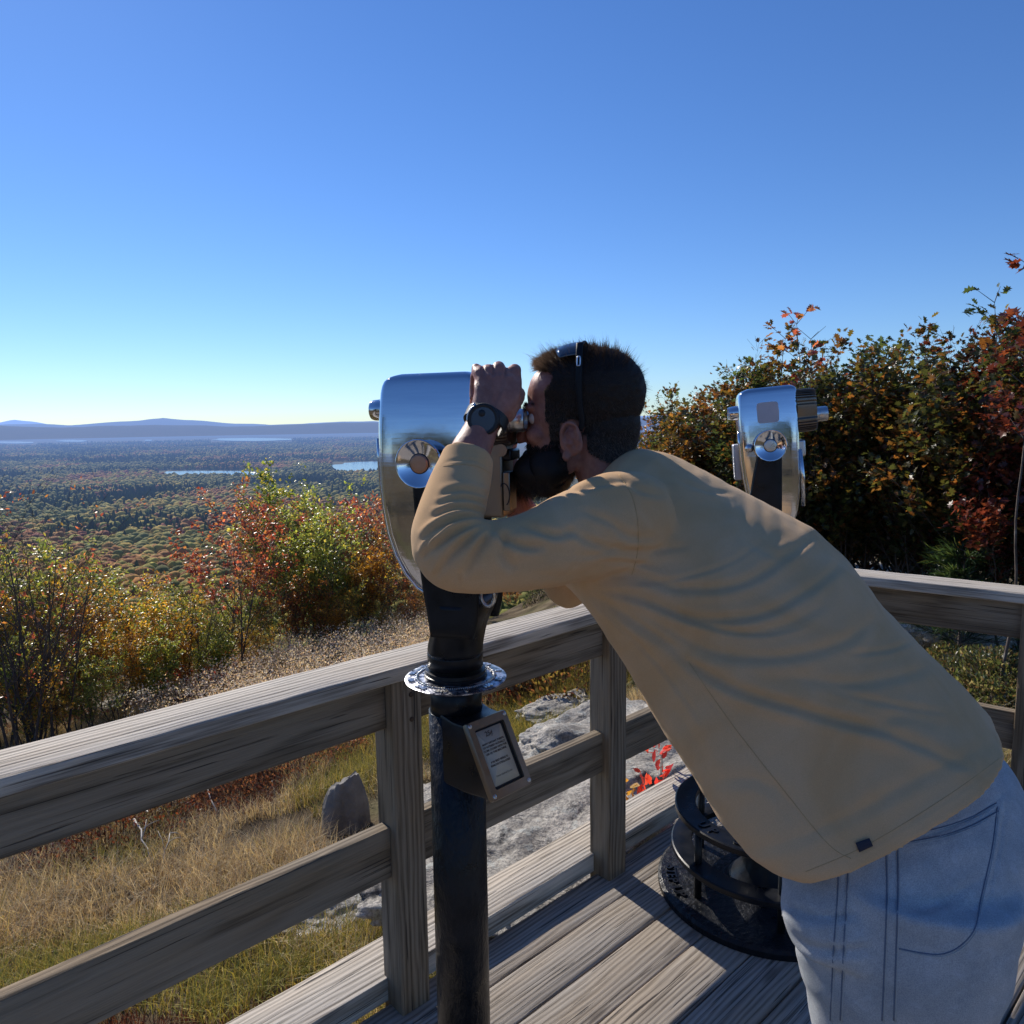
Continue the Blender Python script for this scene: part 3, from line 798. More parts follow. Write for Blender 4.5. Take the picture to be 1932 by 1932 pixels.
        # wedge housing: plate-sized mouth lofted back onto the column
        def rr_ring(w_, h_, d, k=6, rad=.008):
            out = []
            for (sx, sy) in ((1, -1), (1, 1), (-1, 1), (-1, -1)):
                for q in range(3):
                    a = {(1, -1): -90, (1, 1): 0, (-1, 1): 90, (-1, -1): 180}[(sx, sy)] + q * 45
                    out.append((sx * (w_ / 2 - rad) + rad * math.cos(R(a)), sy * (h_ / 2 - rad) + rad * math.sin(R(a)), d))
            return out
        mouth = [Pp(*p) for p in rr_ring(wd * .96, ht * .97, -.012)]
        back = []
        for p in rr_ring(.112, .150, 0):
            a = p[0]; zc = cen[2] - .012 + (-p[1])
            back.append(np.array([c[0], c[1], 0]) + u * a * .98 + nh * .012 + Z * zc)
        mid = [(m_ * .5 + b_ * .5) + (-Z * .004) for m_, b_ in zip(mouth, back)]
        mb = MB(); mb.loft([back, mid, mouth]); mb.build('placard_housing', BLACK, root, auto=30)
        mb = MB(); mb.loft([[Pp(*p) for p in rr_ring(wd, ht, -.012, rad=.007)], [Pp(*p) for p in rr_ring(wd, ht, -.002, rad=.007)], [Pp(*p) for p in rr_ring(wd * .97, ht * .98, .001, rad=.007)],
                             [Pp(*p) for p in rr_ring(wd * .72, ht * .765, .0012, rad=.003)], [Pp(*p) for p in rr_ring(wd * .70, ht * .75, -.003, rad=.003)]], cap=False)
        fr_ = mb.build('placard_frame', BRONZE, root, auto=30)
        mb = MB(); mb.loft([[Pp(*p) for p in rr_ring(wd * .71, ht * .76, -.0036, rad=.003)], [Pp(*p) for p in rr_ring(wd * .70, ht * .75, -.0031, rad=.003)]])
        g = mb.build('gasket', GASKET, None); g.parent = fr_
        mb = MB(); mb.loft([[Pp(p[0] - .003, p[1] - .0005, p[2]) for p in rr_ring(wd * .62, ht * .70, -.0028, rad=.002)], [Pp(p[0] - .003, p[1] - .0005, p[2]) for p in rr_ring(wd * .62, ht * .70, -.0024, rad=.002)]])
        cd = mb.build('instruction_card', CREAM, root)
        def put(lines, mat_, nm):
            mes = []
            for (s, a, b, size, bold) in lines:
                tm = text_mesh(s, size, None, .0002, bold)
                place_mesh(tm, frame_matrix(Pp(a, b, -.0020), u, -v, nn)); mes.append(tm)
            o = link(nm, join_meshes(mes), mat_); o.parent = cd
        put([('25\u00a2', -.006, -.0445, .0135, .0003)], INK, 'price_lettering')
        put([('MANY DISTANT POINTS', -.003, -.0270, .0053, .0001), ('OF INTEREST ACTUALLY', -.003, -.0205, .0053, .0001), ('COME CLOSER WITH THE', -.003, -.0140, .0053, .0001), ('USE OF THIS MACHINE.', -.003, -.0075, .0053, .0001),
             ('FOR BEST RESULTS', -.003, .0095, .0055, .0001), ('REMOVE EYEGLASSES', -.003, .0160, .0055, .0001)], INK, 'instruction_lettering')
        put([('Tower Optical Co. Inc.', -.003, .0370, .0048, 0)], INKF, 'maker_lettering')
        for sa in (-1, 1):
            for sb in (-1, 1):
                mb = MB(); mb.lathe([(.0045, 0), (.0045, .0012), (.003, .0022), (.0005, .0024)], Pp(sa * wd * .43, sb * ht * .445, .0), 18, nn); sc_ = mb.build('screw', STEEL, None); sc_.parent = fr_
    if steps:
        mb = MB(); mb.lathe([(.0585, ringz - .07), (.058, .22), (.062, .14), (.078, .08), (.11, .045), (.12, .03)], c, 64); mb.build('flared_column', BLACK, root)
        mb = MB(); mb.lathe([(.30, .0), (.345, .0), (.345, .018), (.335, .026), (.25, .030), (.10, .036)], c, 96); bs = mb.build('base_plate', BLACKR, root, auto=30)
        rings_ = []
        for zz, r0, r1 in ((.285, .225, .292), (.150, .235, .302)):
            mb = MB(); mb.lathe([(r0, zz), (r0, zz - .018), (r0 + .006, zz - .022), (r1 - .004, zz - .022), (r1, zz - .018), (r1, zz - .003), (r1 - .004, zz), (r0 + .003, zz + .001)], c, 120, cap=False)
            n_ = 120
            # close the ring
            V = mb.v; k = len(V) // n_; 
            for j in range(n_): mb.f.append(((k - 1) * n_ + j, (k - 1) * n_ + (j + 1) % n_, (j + 1) % n_, j))
            rings_.append(mb.build('step_ring', BLACK, root, auto=30))
        mb = MB()
        for a in (R(128), R(200), R(262), R(330), R(40)):
            x = np.array([math.cos(a), math.sin(a), 0]); mb = MB()
            mb.tube([c + x * .258 + Z * .03, c + x * .258 + Z * .265], .0125, 12); mb.build('step_support', BLACK, root)
        def ringtext(s, rad_, z_, a0, da, size, parent_, nm, flip=1):
            mes = []
            for i, ch in enumerate(s):
                if ch == ' ': continue
                a = a0 + da * i; x = np.array([math.cos(a), math.sin(a), 0]); y = np.array([-x[1], x[0], 0])
                tm = text_mesh(ch, size, None, .003, .0007)
                place_mesh(tm, frame_matrix(c + x * rad_ + Z * z_, y, -x, Z)); o = link(nm, tm, BLACK); o.parent = parent_
        ringtext('STEP UP', .303, .030, R(167), R(4.6), .045, bs, 'raised_letter')
        ringtext('UP ONLY', .259, .286, R(205), R(9.5), .044, rings_[0], 'raised_letter')
    return root

def mat_ring():
    m, nt, p, out = newmat('cast_aluminium_ring'); v = objco(nt)
    f = noise_(nt, v, 160, 3, .6); f2 = noise_(nt, v, 45, 3)
    nt.links.new(mix(nt, ramp(nt, f2, [(.45, 0), (.6, 1)]), (.10, .10, .12), (.62, .63, .66)), p.inputs['Base Color'])
    p.inputs['Metallic'].default_value = .85; nt.links.new(ramp(nt, f2, [(.4, .25), (.6, .4)]), p.inputs['Roughness'])
    bump(nt, f, p, .5, .002); return m
RINGM = mat_ring()
# near viewer, used by the man
TLc = at(878, 1366, 1.45)
make_viewer('tower_viewer', -.123, 1.50, R(15), 1.472, 1.019,
            'chrome tower viewer the man looks through, on a black post carrying a 25\u00a2 placard',
            [(.03, .024, -.04), (-.04, .019, -.055), (-.165, .014, -.085), (-.25, .004, -.112), (-.30, -.004, -.110), (-.34, -.010, -.100)],
            tilt=R(0.5), zplac=(TLc, .1087, .1551, .7744, .524))
make_viewer('tower_viewer', .82, 2.29, R(13), 1.468, 1.03,
            'chrome tower viewer behind the man\'s back, with a pale worn label and black step rings',
            [(.03, .034, -.03), (-.04, .036, -.035), (-.2, .062, -.040), (-.25, .065, -.045), (-.34, .04, -.09)],
            tilt=R(5), coin_low=False, patch=True, steps=True, bs=.86)
# ------------------------------------------------------------------ the man
HEAD_TH = R(15)
hF = np.array([-math.cos(HEAD_TH), math.sin(HEAD_TH), 0]); hS = np.array([-math.sin(HEAD_TH), -math.cos(HEAD_TH), 0]); hU = np.array([0, 0, 1.])
HC = at(1092, 790, 1.43)
def HP(f, u, s): return HC + hF * f + hU * u + hS * s
MH = np.stack([hF, hS, hU], 1)
# body axis
LAT = np.array([-math.sin(R(24)), -math.cos(R(24)), 0])      # towards his left side = towards the camera
def fit_ring(T, B, D, w, n=48, pw=.92, sh=0.0, wob=0.0):
    """closed ring whose outline in the photo plane runs from T to B, half-width w to the sides"""
    T = np.array(T, float); B = np.array(B, float)
    c = at((T[0] + B[0]) / 2, (T[1] + B[1]) / 2, D); up = (at(T[0], T[1], D) - at(B[0], B[1], D)) / 2
    lat = LAT
    d = (T - B) / np.linalg.norm(T - B)
    k = 1.0; off = np.zeros(3)
    upn = up / np.linalg.norm(up)
    for it in range(12):
        ring = [c + off + up * k * math.copysign(abs(math.cos(a)) ** pw, math.cos(a)) + lat * (w * math.copysign(abs(math.sin(a)) ** pw, math.sin(a)) + sh) for a in np.linspace(0, 2 * PI, n, endpoint=False)]
        pr = proj(np.array(ring)) @ d; hi, lo = pr.max(), pr.min(); th, tl = T @ d, B @ d
        scale = np.linalg.norm(up) * 2 / np.linalg.norm(T - B)
        k *= max(.6, min(1.6, (th - tl) / (hi - lo))); off = off + upn * ((th + tl) - (hi + lo)) / 2 * scale * .8
    return ring
def smoothpath(P, n):
    P = [np.asarray(p, float) for p in P]; out = []
    m = len(P)
    for i in range(m - 1):
        p0 = P[max(i - 1, 0)]; p1 = P[i]; p2 = P[i + 1]; p3 = P[min(i + 2, m - 1)]
        for t in np.linspace(0, 1, n, endpoint=False):
            out.append(.5 * ((2 * p1) + (-p0 + p2) * t + (2 * p0 - 5 * p1 + 4 * p2 - p3) * t * t + (-p0 + 3 * p1 - 3 * p2 + p3) * t ** 3))
    out.append(P[-1]); return out
def limb(mb, nodes, n=20, sub=6, flat=1.0, ref=None):
    """nodes: (px, py, D, radius)"""
    pts = smoothpath([np.append(at(a, b, c), r_) for a, b, c, r_ in nodes], sub)
    mb.tube([p[:3] for p in pts], [p[3] for p in pts], n, flat=flat, ref=ref)

# torso stations: top px, bottom px, depth of the centre, half width
TOR = [((1196, 842), (1075, 985), 1.43, .085),
       ((1222, 843), (1050, 1052), 1.42, .15),
       ((1262, 852), (1062, 1100), 1.41, .195),
       ((1330, 886), (1092, 1130), 1.39, .215),
       ((1400, 925), (1125, 1172), 1.375, .215),
       ((1470, 964), (1168, 1240), 1.35, .21),
       ((1540, 1002), (1212, 1315), 1.33, .205),
       ((1612, 1072), (1258, 1400), 1.30, .20),
       ((1680, 1165), (1308, 1475), 1.28, .198),
       ((1765, 1258), (1352, 1545), 1.255, .195),
       ((1838, 1338), (1400, 1606), 1.235, .195),
       ((1882, 1396), (1450, 1640), 1.22, .195),
       ((1914, 1436), (1500, 1658), 1.21, .192)]
def tor_at(t):
    i = min(int(t), len(TOR) - 2); f = t - i; a, b = TOR[i], TOR[i + 1]
    L = lambda p, q: tuple(x * (1 - f) + y * f for x, y in zip(p, q))
    return L(a[0], b[0]), L(a[1], b[1]), a[2] * (1 - f) + b[2] * f, a[3] * (1 - f) + b[3] * f
ARM_L = [(1222, 985, 1.27, .072), (1165, 985, 1.235, .086), (1085, 1012, 1.19, .073), (1000, 1040, 1.15, .0605), (915, 1050, 1.125, .0560), (855, 1040, 1.115, .0590), (842, 1000, 1.135, .0530), (858, 945, 1.175, .0500), (872, 900, 1.205, .0480), (883, 858, 1.225, .0450)]
ARM_R = [(1170, 990, 1.58, .08), (1110, 1040, 1.62, .065), (1080, 1090, 1.62, .056), (1070, 1100, 1.61, .052), (1040, 1050, 1.59, .050), (1010, 1000, 1.57, .047)]

def crease_field(P2, facing, creases, mask=None):
    """signed displacement from fold lines drawn on the cloth (frame pixels), applied only where the cloth faces that side"""
    disp = np.zeros(len(P2))
    for pts, amp, wd in creases:
        pts = np.array(smoothpath([np.array(p, float) for p in pts], 7)); 
        seg = pts[1:] - pts[:-1]; sl = np.linalg.norm(seg, axis=1); cum = np.concatenate([[0], np.cumsum(sl)]); tot = cum[-1]
        bd = np.full(len(P2), 1e9); bs = np.zeros(len(P2)); bt = np.zeros(len(P2))
        lo = pts.min(0) - wd * 5; hi = pts.max(0) + wd * 5
        idx = np.where((P2[:, 0] > lo[0]) & (P2[:, 0] < hi[0]) & (P2[:, 1] > lo[1]) & (P2[:, 1] < hi[1]) & (facing > .05))[0]
        if len(idx) == 0: continue
        Q = P2[idx]
        d_ = np.full(len(idx), 1e9); s_ = np.zeros(len(idx)); t_ = np.zeros(len(idx))
        for k in range(len(seg)):
            v = Q - pts[k]; u = np.clip((v @ seg[k]) / (sl[k] ** 2 + 1e-9), 0, 1); r_ = v - u[:, None] * seg[k]; dd = np.linalg.norm(r_, axis=1)
            side = seg[k][0] * v[:, 1] - seg[k][1] * v[:, 0]
            m = dd < d_; d_[m] = dd[m]; s_[m] = np.sign(side[m]); t_[m] = (cum[k] + u[m] * sl[k]) / tot
        env = np.sin(np.clip(t_, 0, 1) * PI) ** .55
        sd_ = d_ * s_
        f = -np.exp(-(sd_ / wd) ** 2) + .75 * np.exp(-((sd_ - 2.0 * wd) / (1.5 * wd)) ** 2) + .35 * np.exp(-((sd_ + 2.2 * wd) / (1.6 * wd)) ** 2)
        disp[idx] += amp * env * f * np.clip(facing[idx] * 2.5, 0, 1)
    return disp

man = empty('person', at(1710, 1500, 1.25) * np.array([1, 1, 0]), 'bearded man in a tan long-sleeved shirt and jeans leaning forward to look through the viewer', 'person')

# ---- body (one continuous skin) -----------------------------------------
b = MB()
b.ell(HP(-.009, .042, 0), (.110, .074, .088), MH, 32, 22); b.ell(HP(-.048, -.022, 0), (.066, .058, .070), MH, 26, 18)          # skull
b.ell(HP(.030, .055, 0), (.068, .066, .055), MH, 26, 18); b.ell(HP(.020, .010, 0), (.078, .068, .085), MH, 28, 18)
b.ell(HP(.046, -.045, 0), (.052, .054, .062), MH, 24, 16)          # face
b.ell(HP(.058, -.088, 0), (.048, .044, .038), MH, 24, 14)          # jaw / chin
for s in (-1, 1):
    b.ell(HP(.030, -.072, s * .040), (.045, .020, .036), MH)      # jaw angle
    b.ell(HP(.072, -.030, s * .036), (.024, .022, .020), MH)      # cheekbone
    b.ell(HP(.085, .022, s * .022), (.016, .028, .010), MH)       # brow
    b.tube([HP(.093, -.052, s * .009), HP(.100, -.050, s * .013)], .008, 10)      # nostril wing
b.tube([HP(.090, .010, 0), HP(.103, -.012, 0), HP(.115, -.034, 0), HP(.112, -.046, 0)], [.0085, .0095, .0125, .010], 14)
b.tube([HP(.088, -.072, -.018), HP(.096, -.070, 0), HP(.088, -.072, .018)], [.006, .009, .006], 10)
b.tube([HP(.086, -.083, -.016), HP(.093, -.082, 0), HP(.086, -.083, .016)], [.006, .009, .006], 10)
# neck
nk = [HP(-.035, -.03, 0), HP(-.045, -.075, 0), (HP(-.06, -.11, 0) + at(1160, 920, 1.43)) / 2, at(1180, 945, 1.42), at(1215, 985, 1.41)]
b.tube(nk, [.060, .060, .062, .066, .08], 26)
# ears
for s in (-1, 1):
    e0 = HP(.004, -.040, s * .071); out = hS * s
    rim = []
    for q in np.linspace(R(-60), R(235), 16):
        rr_ = np.array([math.cos(q) * .018, math.sin(q) * .031])
        rim.append(e0 + hF * (-rr_[0] - .004 + .10 * rr_[1]) + hU * (rr_[1] + .002) + out * (.013 + .004 * math.sin(q)))
    b.tube(rim, [.0028, .0034, .0038, .004, .004, .004, .004, .004, .004, .004, .004, .004, .0038, .0036, .0034, .003], 8)
    b.ell(e0 + out * .004 - hF * .006, (.018, .010, .030), MH, 18, 12)
    b.ell(e0 + out * .009 - hU * .030 + hF * .006, (.009, .006, .010), MH, 12, 8)       # lobe
    b.ell(e0 + out * .010 + hF * .012 - hU * .006, (.006, .006, .010), MH, 12, 8)      # tragus
    b.tube([e0 + out * .012 + hU * .014 - hF * .002, e0 + out * .014 - hF * .010, e0 + out * .012 - hU * .014 - hF * .004], .0036, 8)
# torso under the shirt
rings = []
for t in np.linspace(.3, 11.6, 16):
    T_, B_, D_, w_ = tor_at(t); T_ = np.array(T_); B_ = np.array(B_); m_ = (T_ + B_) / 2
    rings.append(fit_ring(m_ + (T_ - m_) * .72, m_ + (B_ - m_) * .72, D_, w_ * .76, 28))
b.loft(rings)
# left arm
limb(b, [(a, c_, d_, r_ * .70) for a, c_, d_, r_ in ARM_L[:-1]] + [(884, 862, 1.22, .0345), (896, 835, 1.235, .0315), (909, 806, 1.25, .0285), (918, 790, 1.258, .0285)], 20)
limb(b, [(a, c_, d_, r_ * .70) for a, c_, d_, r_ in ARM_R] + [(972, 945, 1.56, .032), (958, 900, 1.555, .030), (952, 865, 1.55, .027), (950, 850, 1.55, .026)], 18)
# left hand: palm
fw = cf; 
def palm(nodes, ref):
    pts = smoothpath([np.array([*at(a, c_, d_), w_, t_]) for a, c_, d_, w_, t_ in nodes], 5); rings = []
    for i, p in enumerate(pts):
        t = pts[min(i + 1, len(pts) - 1)][:3] - pts[max(i - 1, 0)][:3]; t /= np.linalg.norm(t)
        a = ref - t * (ref @ t); a /= np.linalg.norm(a); bb = np.cross(t, a)
        rings.append([p[:3] + a * p[3] * math.copysign(abs(math.cos(q)) ** .8, math.cos(q)) + bb * p[4] * math.copysign(abs(math.sin(q)) ** .8, math.sin(q)) for q in np.linspace(0, 2 * PI, 22, endpoint=False)])
    b.loft(rings)
refL = cr * .96 + cf * .25
palm([(915, 792, 1.258, .029, .022), (928, 768, 1.262, .036, .021), (938, 742, 1.27, .041, .019), (940, 716, 1.285, .0425, .017), (939, 703, 1.30, .0405, .013)], refL)
# knuckles and fingers curling away over the eyepiece hood: pinky, ring, middle, index
for (kx, ky, kd, rr0, ln, lean) in ((904, 705, 1.278, .0092, .80, -10), (920, 702, 1.282, .0098, .92, -3), (941, 697, 1.288, .0104, 1.0, 1), (970, 702, 1.296, .0106, .95, 5)):
    k0 = at(kx + (940 - kx) * .25, ky + 42, kd - .008)
    k1 = at(kx, ky, kd)
    k2 = at(kx + lean * .6, ky + 2, kd + .034 * ln)
    k3 = at(kx + lean, ky + 30, kd + .052 * ln)
    k4 = at(kx + lean, ky + 50, kd + .044 * ln)
    pts = smoothpath([np.append(k0, rr0), np.append(k1, rr0 * 1.17), np.append(k2, rr0 * .98), np.append(k3, rr0 * .93), np.append(k4, rr0 * .80)], 5)
    b.tube([p[:3] for p in pts], [p[3] for p in pts], 14)
# pinky tip pokes up on the far left
pts = smoothpath([np.append(at(904, 716, 1.285), .0085), np.append(at(900, 702, 1.292), .0090), np.append(at(898, 694, 1.30), .0085), np.append(at(899, 702, 1.322), .0075)], 5)
b.tube([p[:3] for p in pts], [p[3] for p in pts], 14)
# thumb: leaves the cheek side of the palm near its base
pts = smoothpath([np.append(at(938, 778, 1.268), .017), np.append(at(962, 768, 1.275), .0155), np.append(at(976, 752, 1.30), .0125), np.append(at(979, 742, 1.335), .0115), np.append(at(972, 745, 1.362), .0095)], 5)
b.tube([p[:3] for p in pts], [p[3] for p in pts], 16)
b.ell(at(957, 772, 1.272), (.018, .014, .024), np.stack([cr, cf, cu], 1))
# right hand, gripping the far side of the hood
palmR = []
for nodes in ([(950, 852, 1.55, .026, .02), (948, 820, 1.55, .036, .018), (944, 785, 1.55, .040, .016), (940, 762, 1.55, .038, .013)],):
    palm(nodes, refL)
for i, (kx, ky) in enumerate(((915, 762), (930, 755), (946, 753), (962, 760))):
    pts = smoothpath([np.append(at(kx, ky + 25, 1.55), .009), np.append(at(kx, ky, 1.545), .010), np.append(at(kx, ky - 18, 1.525), .009), np.append(at(kx, ky - 16, 1.495), .0085)], 4)
    b.tube([p[:3] for p in pts], [p[3] for p in pts], 12)
pts = smoothpath([np.append(at(968, 815, 1.545), .013), np.append(at(980, 795, 1.53), .012), np.append(at(978, 780, 1.505), .010)], 5)
b.tube([p[:3] for p in pts], [p[3] for p in pts], 12)
# legs and feet inside the jeans
JW = (((1775, 1325), (1400, 1520), 1.235, .160), ((1872, 1420), (1470, 1600), 1.22, .165), ((1905, 1450), (1466, 1640), 1.21, .176), ((1955, 1530), (1464, 1690), 1.20, .182), ((1990, 1620), (1486, 1745), 1.195, .18))
hem_c = np.mean(np.array(fit_ring(*TOR[-1])), axis=0)
_jr = [fit_ring(*a_) for a_ in JW]
pel = np.mean(np.array(_jr[3]), axis=0)
def leg_nodes(s):
    hip = pel + LAT * s * .082; h1 = hip * np.array([1, 1, 0])
    return [hip, hip + np.array([.015, 0, -.10]), h1 + np.array([-.005, 0, .52]), h1 + np.array([.03, 0, .30]), h1 + np.array([.058, 0, .07])]
for s in (-1, 1):
    nd = leg_nodes(s); pts = smoothpath([np.append(p, r_) for p, r_ in zip(nd, (.085, .075, .052, .050, .036))], 5)
    b.tube([p[:3] for p in pts], [p[3] for p in pts], 20)
b.ell(pel + np.array([0, 0, .0]), (.10, .13, .09), np.stack([np.cross(LAT, hU), LAT, hU], 1))
bme = remesh(b.mesh('body'), .0030, 5, .5)
# facial/skin relief
V = getV(bme); Nn = getN(bme)
q = np.array([mnoise.noise(Vector(v * 60)) * .0006 + mnoise.noise(Vector(v * 160)) * .00025 for v in V]); V += Nn * q[:, None]
# tendons and knuckle creases on the back of the left hand
P2 = proj(V); facing = -(Nn @ cf)
near = ((V - C0) @ cf) < 1.40
hand = [([(911, 688), (912, 700), (914, 716)], .0035, 2.4), ([(930, 684), (930, 698), (930, 712)], .0035, 2.4), ([(955, 688), (954, 700), (952, 714)], .0035, 2.4), ([(890, 700), (900, 722), (914, 748)], .0022, 3),([(904, 712), (916, 745), (922, 770)], .0012, 3.0), ([(928, 712), (930, 740), (928, 768)], -.0010, 3.2), ([(955, 712), (948, 742), (936, 768)], -.0010, 3.2), ([(916, 700), (930, 706), (940, 700)], .0012, 3), ([(950, 700), (958, 706), (966, 702)], .0012, 3), ([(1040, 800), (1046, 815)], 0, 1)]
EARC = [([(1076, 812), (1086, 808), (1095, 818), (1094, 836), (1086, 850)], .0035, 3.2), ([(1080, 828), (1083, 838), (1080, 846)], .0055, 4.0)]
dd = crease_field(P2, facing, hand); dd[~near] = 0; V += Nn * dd[:, None]
dd = crease_field(P2, facing, EARC); dd[((V - C0) @ cf) > 1.42] = 0; V += Nn * dd[:, None]
putV(bme, V)
def mat_skin():
    m, nt, p, out = newmat('tanned_skin'); geo = nt.nodes.new('ShaderNodeNewGeometry'); v = geo.outputs['Position']
    f = noise_(nt, v, 45, 6, .65); g = noise_(nt, v, 9, 3)
    c = ramp(nt, f, [(.3, (.22, .085, .06)), (.55, (.33, .14, .10)), (.75, (.42, .205, .15))])
    c = mix(nt, ramp(nt, g, [(.45, 0), (.65, .5)]), c, (.44, .16, .115))
    nt.links.new(c, p.inputs['Base Color']); p.inputs['Roughness'].default_value = .52
    p.inputs['Subsurface Weight'].default_value = .12; p.inputs['Subsurface Radius'].default_value = (1, .35, .2); p.inputs['Subsurface Scale'].default_value = .006
    bump(nt, noise_(nt, v, 420, 4, .7), p, .35, .0012); return m
SKIN = mat_skin()
body = link('body', bme, SKIN, man)
# eyes
for s in (-1, 1):
    mb = MB(); mb.ell(HP(.080, .002, s * .032), (.0125, .0125, .0125), MH); mb.build('eye', mat_simple('eye_white', (.55, .5, .47), .2), man)

# ---- shirt ----------------------------------------------------------------
m_ = MB()
rings = [fit_ring(*tor_at(t), n=64) for t in np.linspace(0, 12, 49)]
_e = np.array([.471, .883]); _tgt = np.array([1914, 1436]) @ _e
rings = []
for t in np.linspace(0, 12, 49):
    T_, B_, D_, w_ = tor_at(t); wt = float(np.clip((t - 5) / 7, 0, 1)); pw_ = .92 - .30 * wt; k_ = 0.0
    for it in range(4):
        rg_ = fit_ring(np.array(T_) - _e * k_, np.array(B_) - _e * k_, D_, w_, n=64, pw=pw_)
        over = float((proj(np.array(rg_)) @ _e).max() - (np.array(T_) @ _e * .5 + np.array(B_) @ _e * .5)) - 46
        k_ = k_ + over * .9 if wt > 0 else 0
        if wt == 0: break
    rg_ = fit_ring(np.array(T_) - _e * k_ * wt, np.array(B_) - _e * k_ * wt, D_, w_, n=64, pw=pw_); rings.append(rg_)
m_.loft(rings)
limb(m_, ARM_L, 28, 8); limb(m_, ARM_R, 22, 7)
m_.ell(at(1185, 975, 1.28), (.085, .075, .08), np.stack([cr, cf, cu], 1), 28, 18)      # near shoulder cap
m_.ell(at(1180, 960, 1.56), (.085, .075, .08), np.stack([cr, cf, cu], 1), 24, 16)
# collar rib round the neck
nt_ = nk[2] - nk[3]; nt_ = nt_ / np.linalg.norm(nt_)
sme = remesh(m_.mesh('shirt'), .0042, 14, .5)
V = getV(sme); Nn = getN(sme); P2 = proj(V); facing = -np.einsum('ij,ij->i', Nn, (V - C0) / np.linalg.norm(V - C0, axis=1)[:, None])
dep = (V - C0) @ cf
CR = [
 # radiating from the armpit across the back and side
 ([(1092, 1100), (1180, 1085), (1290, 1110), (1400, 1100), (1500, 1040), (1545, 1000)], .0058, 10),
 ([(1100, 1108), (1200, 1125), (1310, 1165), (1430, 1160), (1530, 1110), (1590, 1060)], .0065, 10),
 ([(1105, 1112), (1210, 1160), (1330, 1225), (1460, 1240), (1580, 1215), (1655, 1165)], .0060, 12),
 ([(1110, 1118), (1220, 1190), (1370, 1290), (1520, 1340), (1680, 1385), (1840, 1455)], .0085, 11),
 ([(1108, 1116), (1180, 1160), (1270, 1215), (1360, 1255)], .0050, 8),
 ([(1260, 1150), (1380, 1190), (1480, 1180), (1560, 1140)], .0035, 9),
 ([(1480, 1275), (1600, 1290), (1700, 1275), (1760, 1255)], .0040, 12),
 ([(1400, 1010), (1440, 1040), (1470, 1050), (1500, 1030)], .0025, 9),
 ([(1500, 1355), (1620, 1370), (1720, 1350), (1800, 1380)], .0030, 16),
 ([(1230, 1300), (1300, 1380), (1340, 1470), (1345, 1540)], .0035, 14),
 ([(1340, 1480), (1420, 1470), (1480, 1510), (1480, 1580)], .0035, 14),
 ([(1400, 1600), (1480, 1590), (1600, 1540), (1750, 1460), (1880, 1400)], .0030, 15),
 # side seam
 ([(1240, 1180), (1345, 1330), (1450, 1470), (1560, 1590), (1600, 1625)], .0016, 3),
 ([(1520, 1650), (1640, 1598), (1790, 1508), (1905, 1424)], .0016, 3),
 # shoulder
 ([(1040, 905), (1080, 925), (1130, 915), (1190, 905)], .0040, 7),
 ([(1130, 880), (1170, 900), (1210, 925), (1260, 935)], .0035, 8),
 ([(1090, 960), (1150, 985), (1185, 1010), (1240, 1015)], .0045, 8),
 ([(1050, 985), (1110, 1020), (1190, 1040), (1300, 1030)], .0050, 8),
 ([(1195, 1090), (1205, 1030), (1200, 960), (1175, 900)], .0022, 4),
 ([(1000, 1085), (1080, 1085), (1150, 1065), (1200, 1045)], .0025, 9),
 # sleeve creases fanning from the inside of the elbow
 ([(928, 985), (890, 978), (850, 985), (818, 1000), (795, 1020)], .0042, 5),
 ([(928, 990), (895, 992), (855, 1008), (820, 1032), (795, 1055)], .0048, 5),
 ([(930, 994), (900, 1005), (868, 1030), (840, 1060), (822, 1090)], .0045, 5.5),
 ([(934, 998), (912, 1020), (893, 1052), (880, 1085)], .0040, 6),
 ([(928, 975), (890, 962), (850, 962), (815, 975)], .0040, 5),
 ([(928, 958), (890, 945), (855, 945), (822, 955)], .0032, 5),
 ([(926, 940), (885, 928), (850, 930), (828, 938)], .0024, 5),
 ([(925, 985), (945, 1010), (985, 1030), (1030, 1030)], .0040, 7),
 ([(960, 1000), (950, 1025), (955, 1055), (975, 1075)], .0032, 8),
 ([(985, 985), (1010, 1000), (1050, 1010), (1090, 1000)], .0035, 7),
 ([(838, 873), (870, 868), (905, 873), (928, 886)], .0010, 2.5),
 ([(1112, 1122), (1175, 1180), (1260, 1275), (1330, 1370)], .0030, 5),
 ([(1115, 1108), (1230, 1140), (1350, 1185), (1450, 1195), (1530, 1175)], .0030, 5),
 ([(1120, 1100), (1200, 1100), (1290, 1090), (1380, 1060), (1440, 1020)], .0028, 5),
 ([(1600, 1235), (1680, 1225), (1730, 1205)], .0028, 6), ([(1560, 1300), (1680, 1330), (1790, 1345)], .0030, 7),
 ([(1130, 1060), (1190, 1060), (1250, 1075)], .0035, 5), ([(1060, 1050), (1130, 1045), (1185, 1020)], .0028, 5),
 ([(870, 1070), (865, 1090), (870, 1110)], .0022, 4), ([(800, 1050), (812, 1020), (840, 1000)], .0028, 4),
 ([(1060, 1095), (1085, 1060), (1095, 1020)], .0018, 5), ([(1270, 900), (1330, 925), (1390, 930)], .0022, 6),
]
near = dep < 1.42
dd = crease_field(P2, facing, [(a_, b_ * (1.75 if a_[0][0] < 1000 else .85), c_ * (1 if a_[0][0] < 1000 else .8)) for a_, b_, c_ in CR]) * near
gn = np.array([mnoise.noise(Vector(v * 9)) * .0034 + mnoise.noise(Vector((v[0] * 14 + v[2] * 14, v[1] * 18, (v[2] - v[0]) * 34))) * .0012 for v in V])
V += Nn * (dd + gn)[:, None]
putV(sme, V)
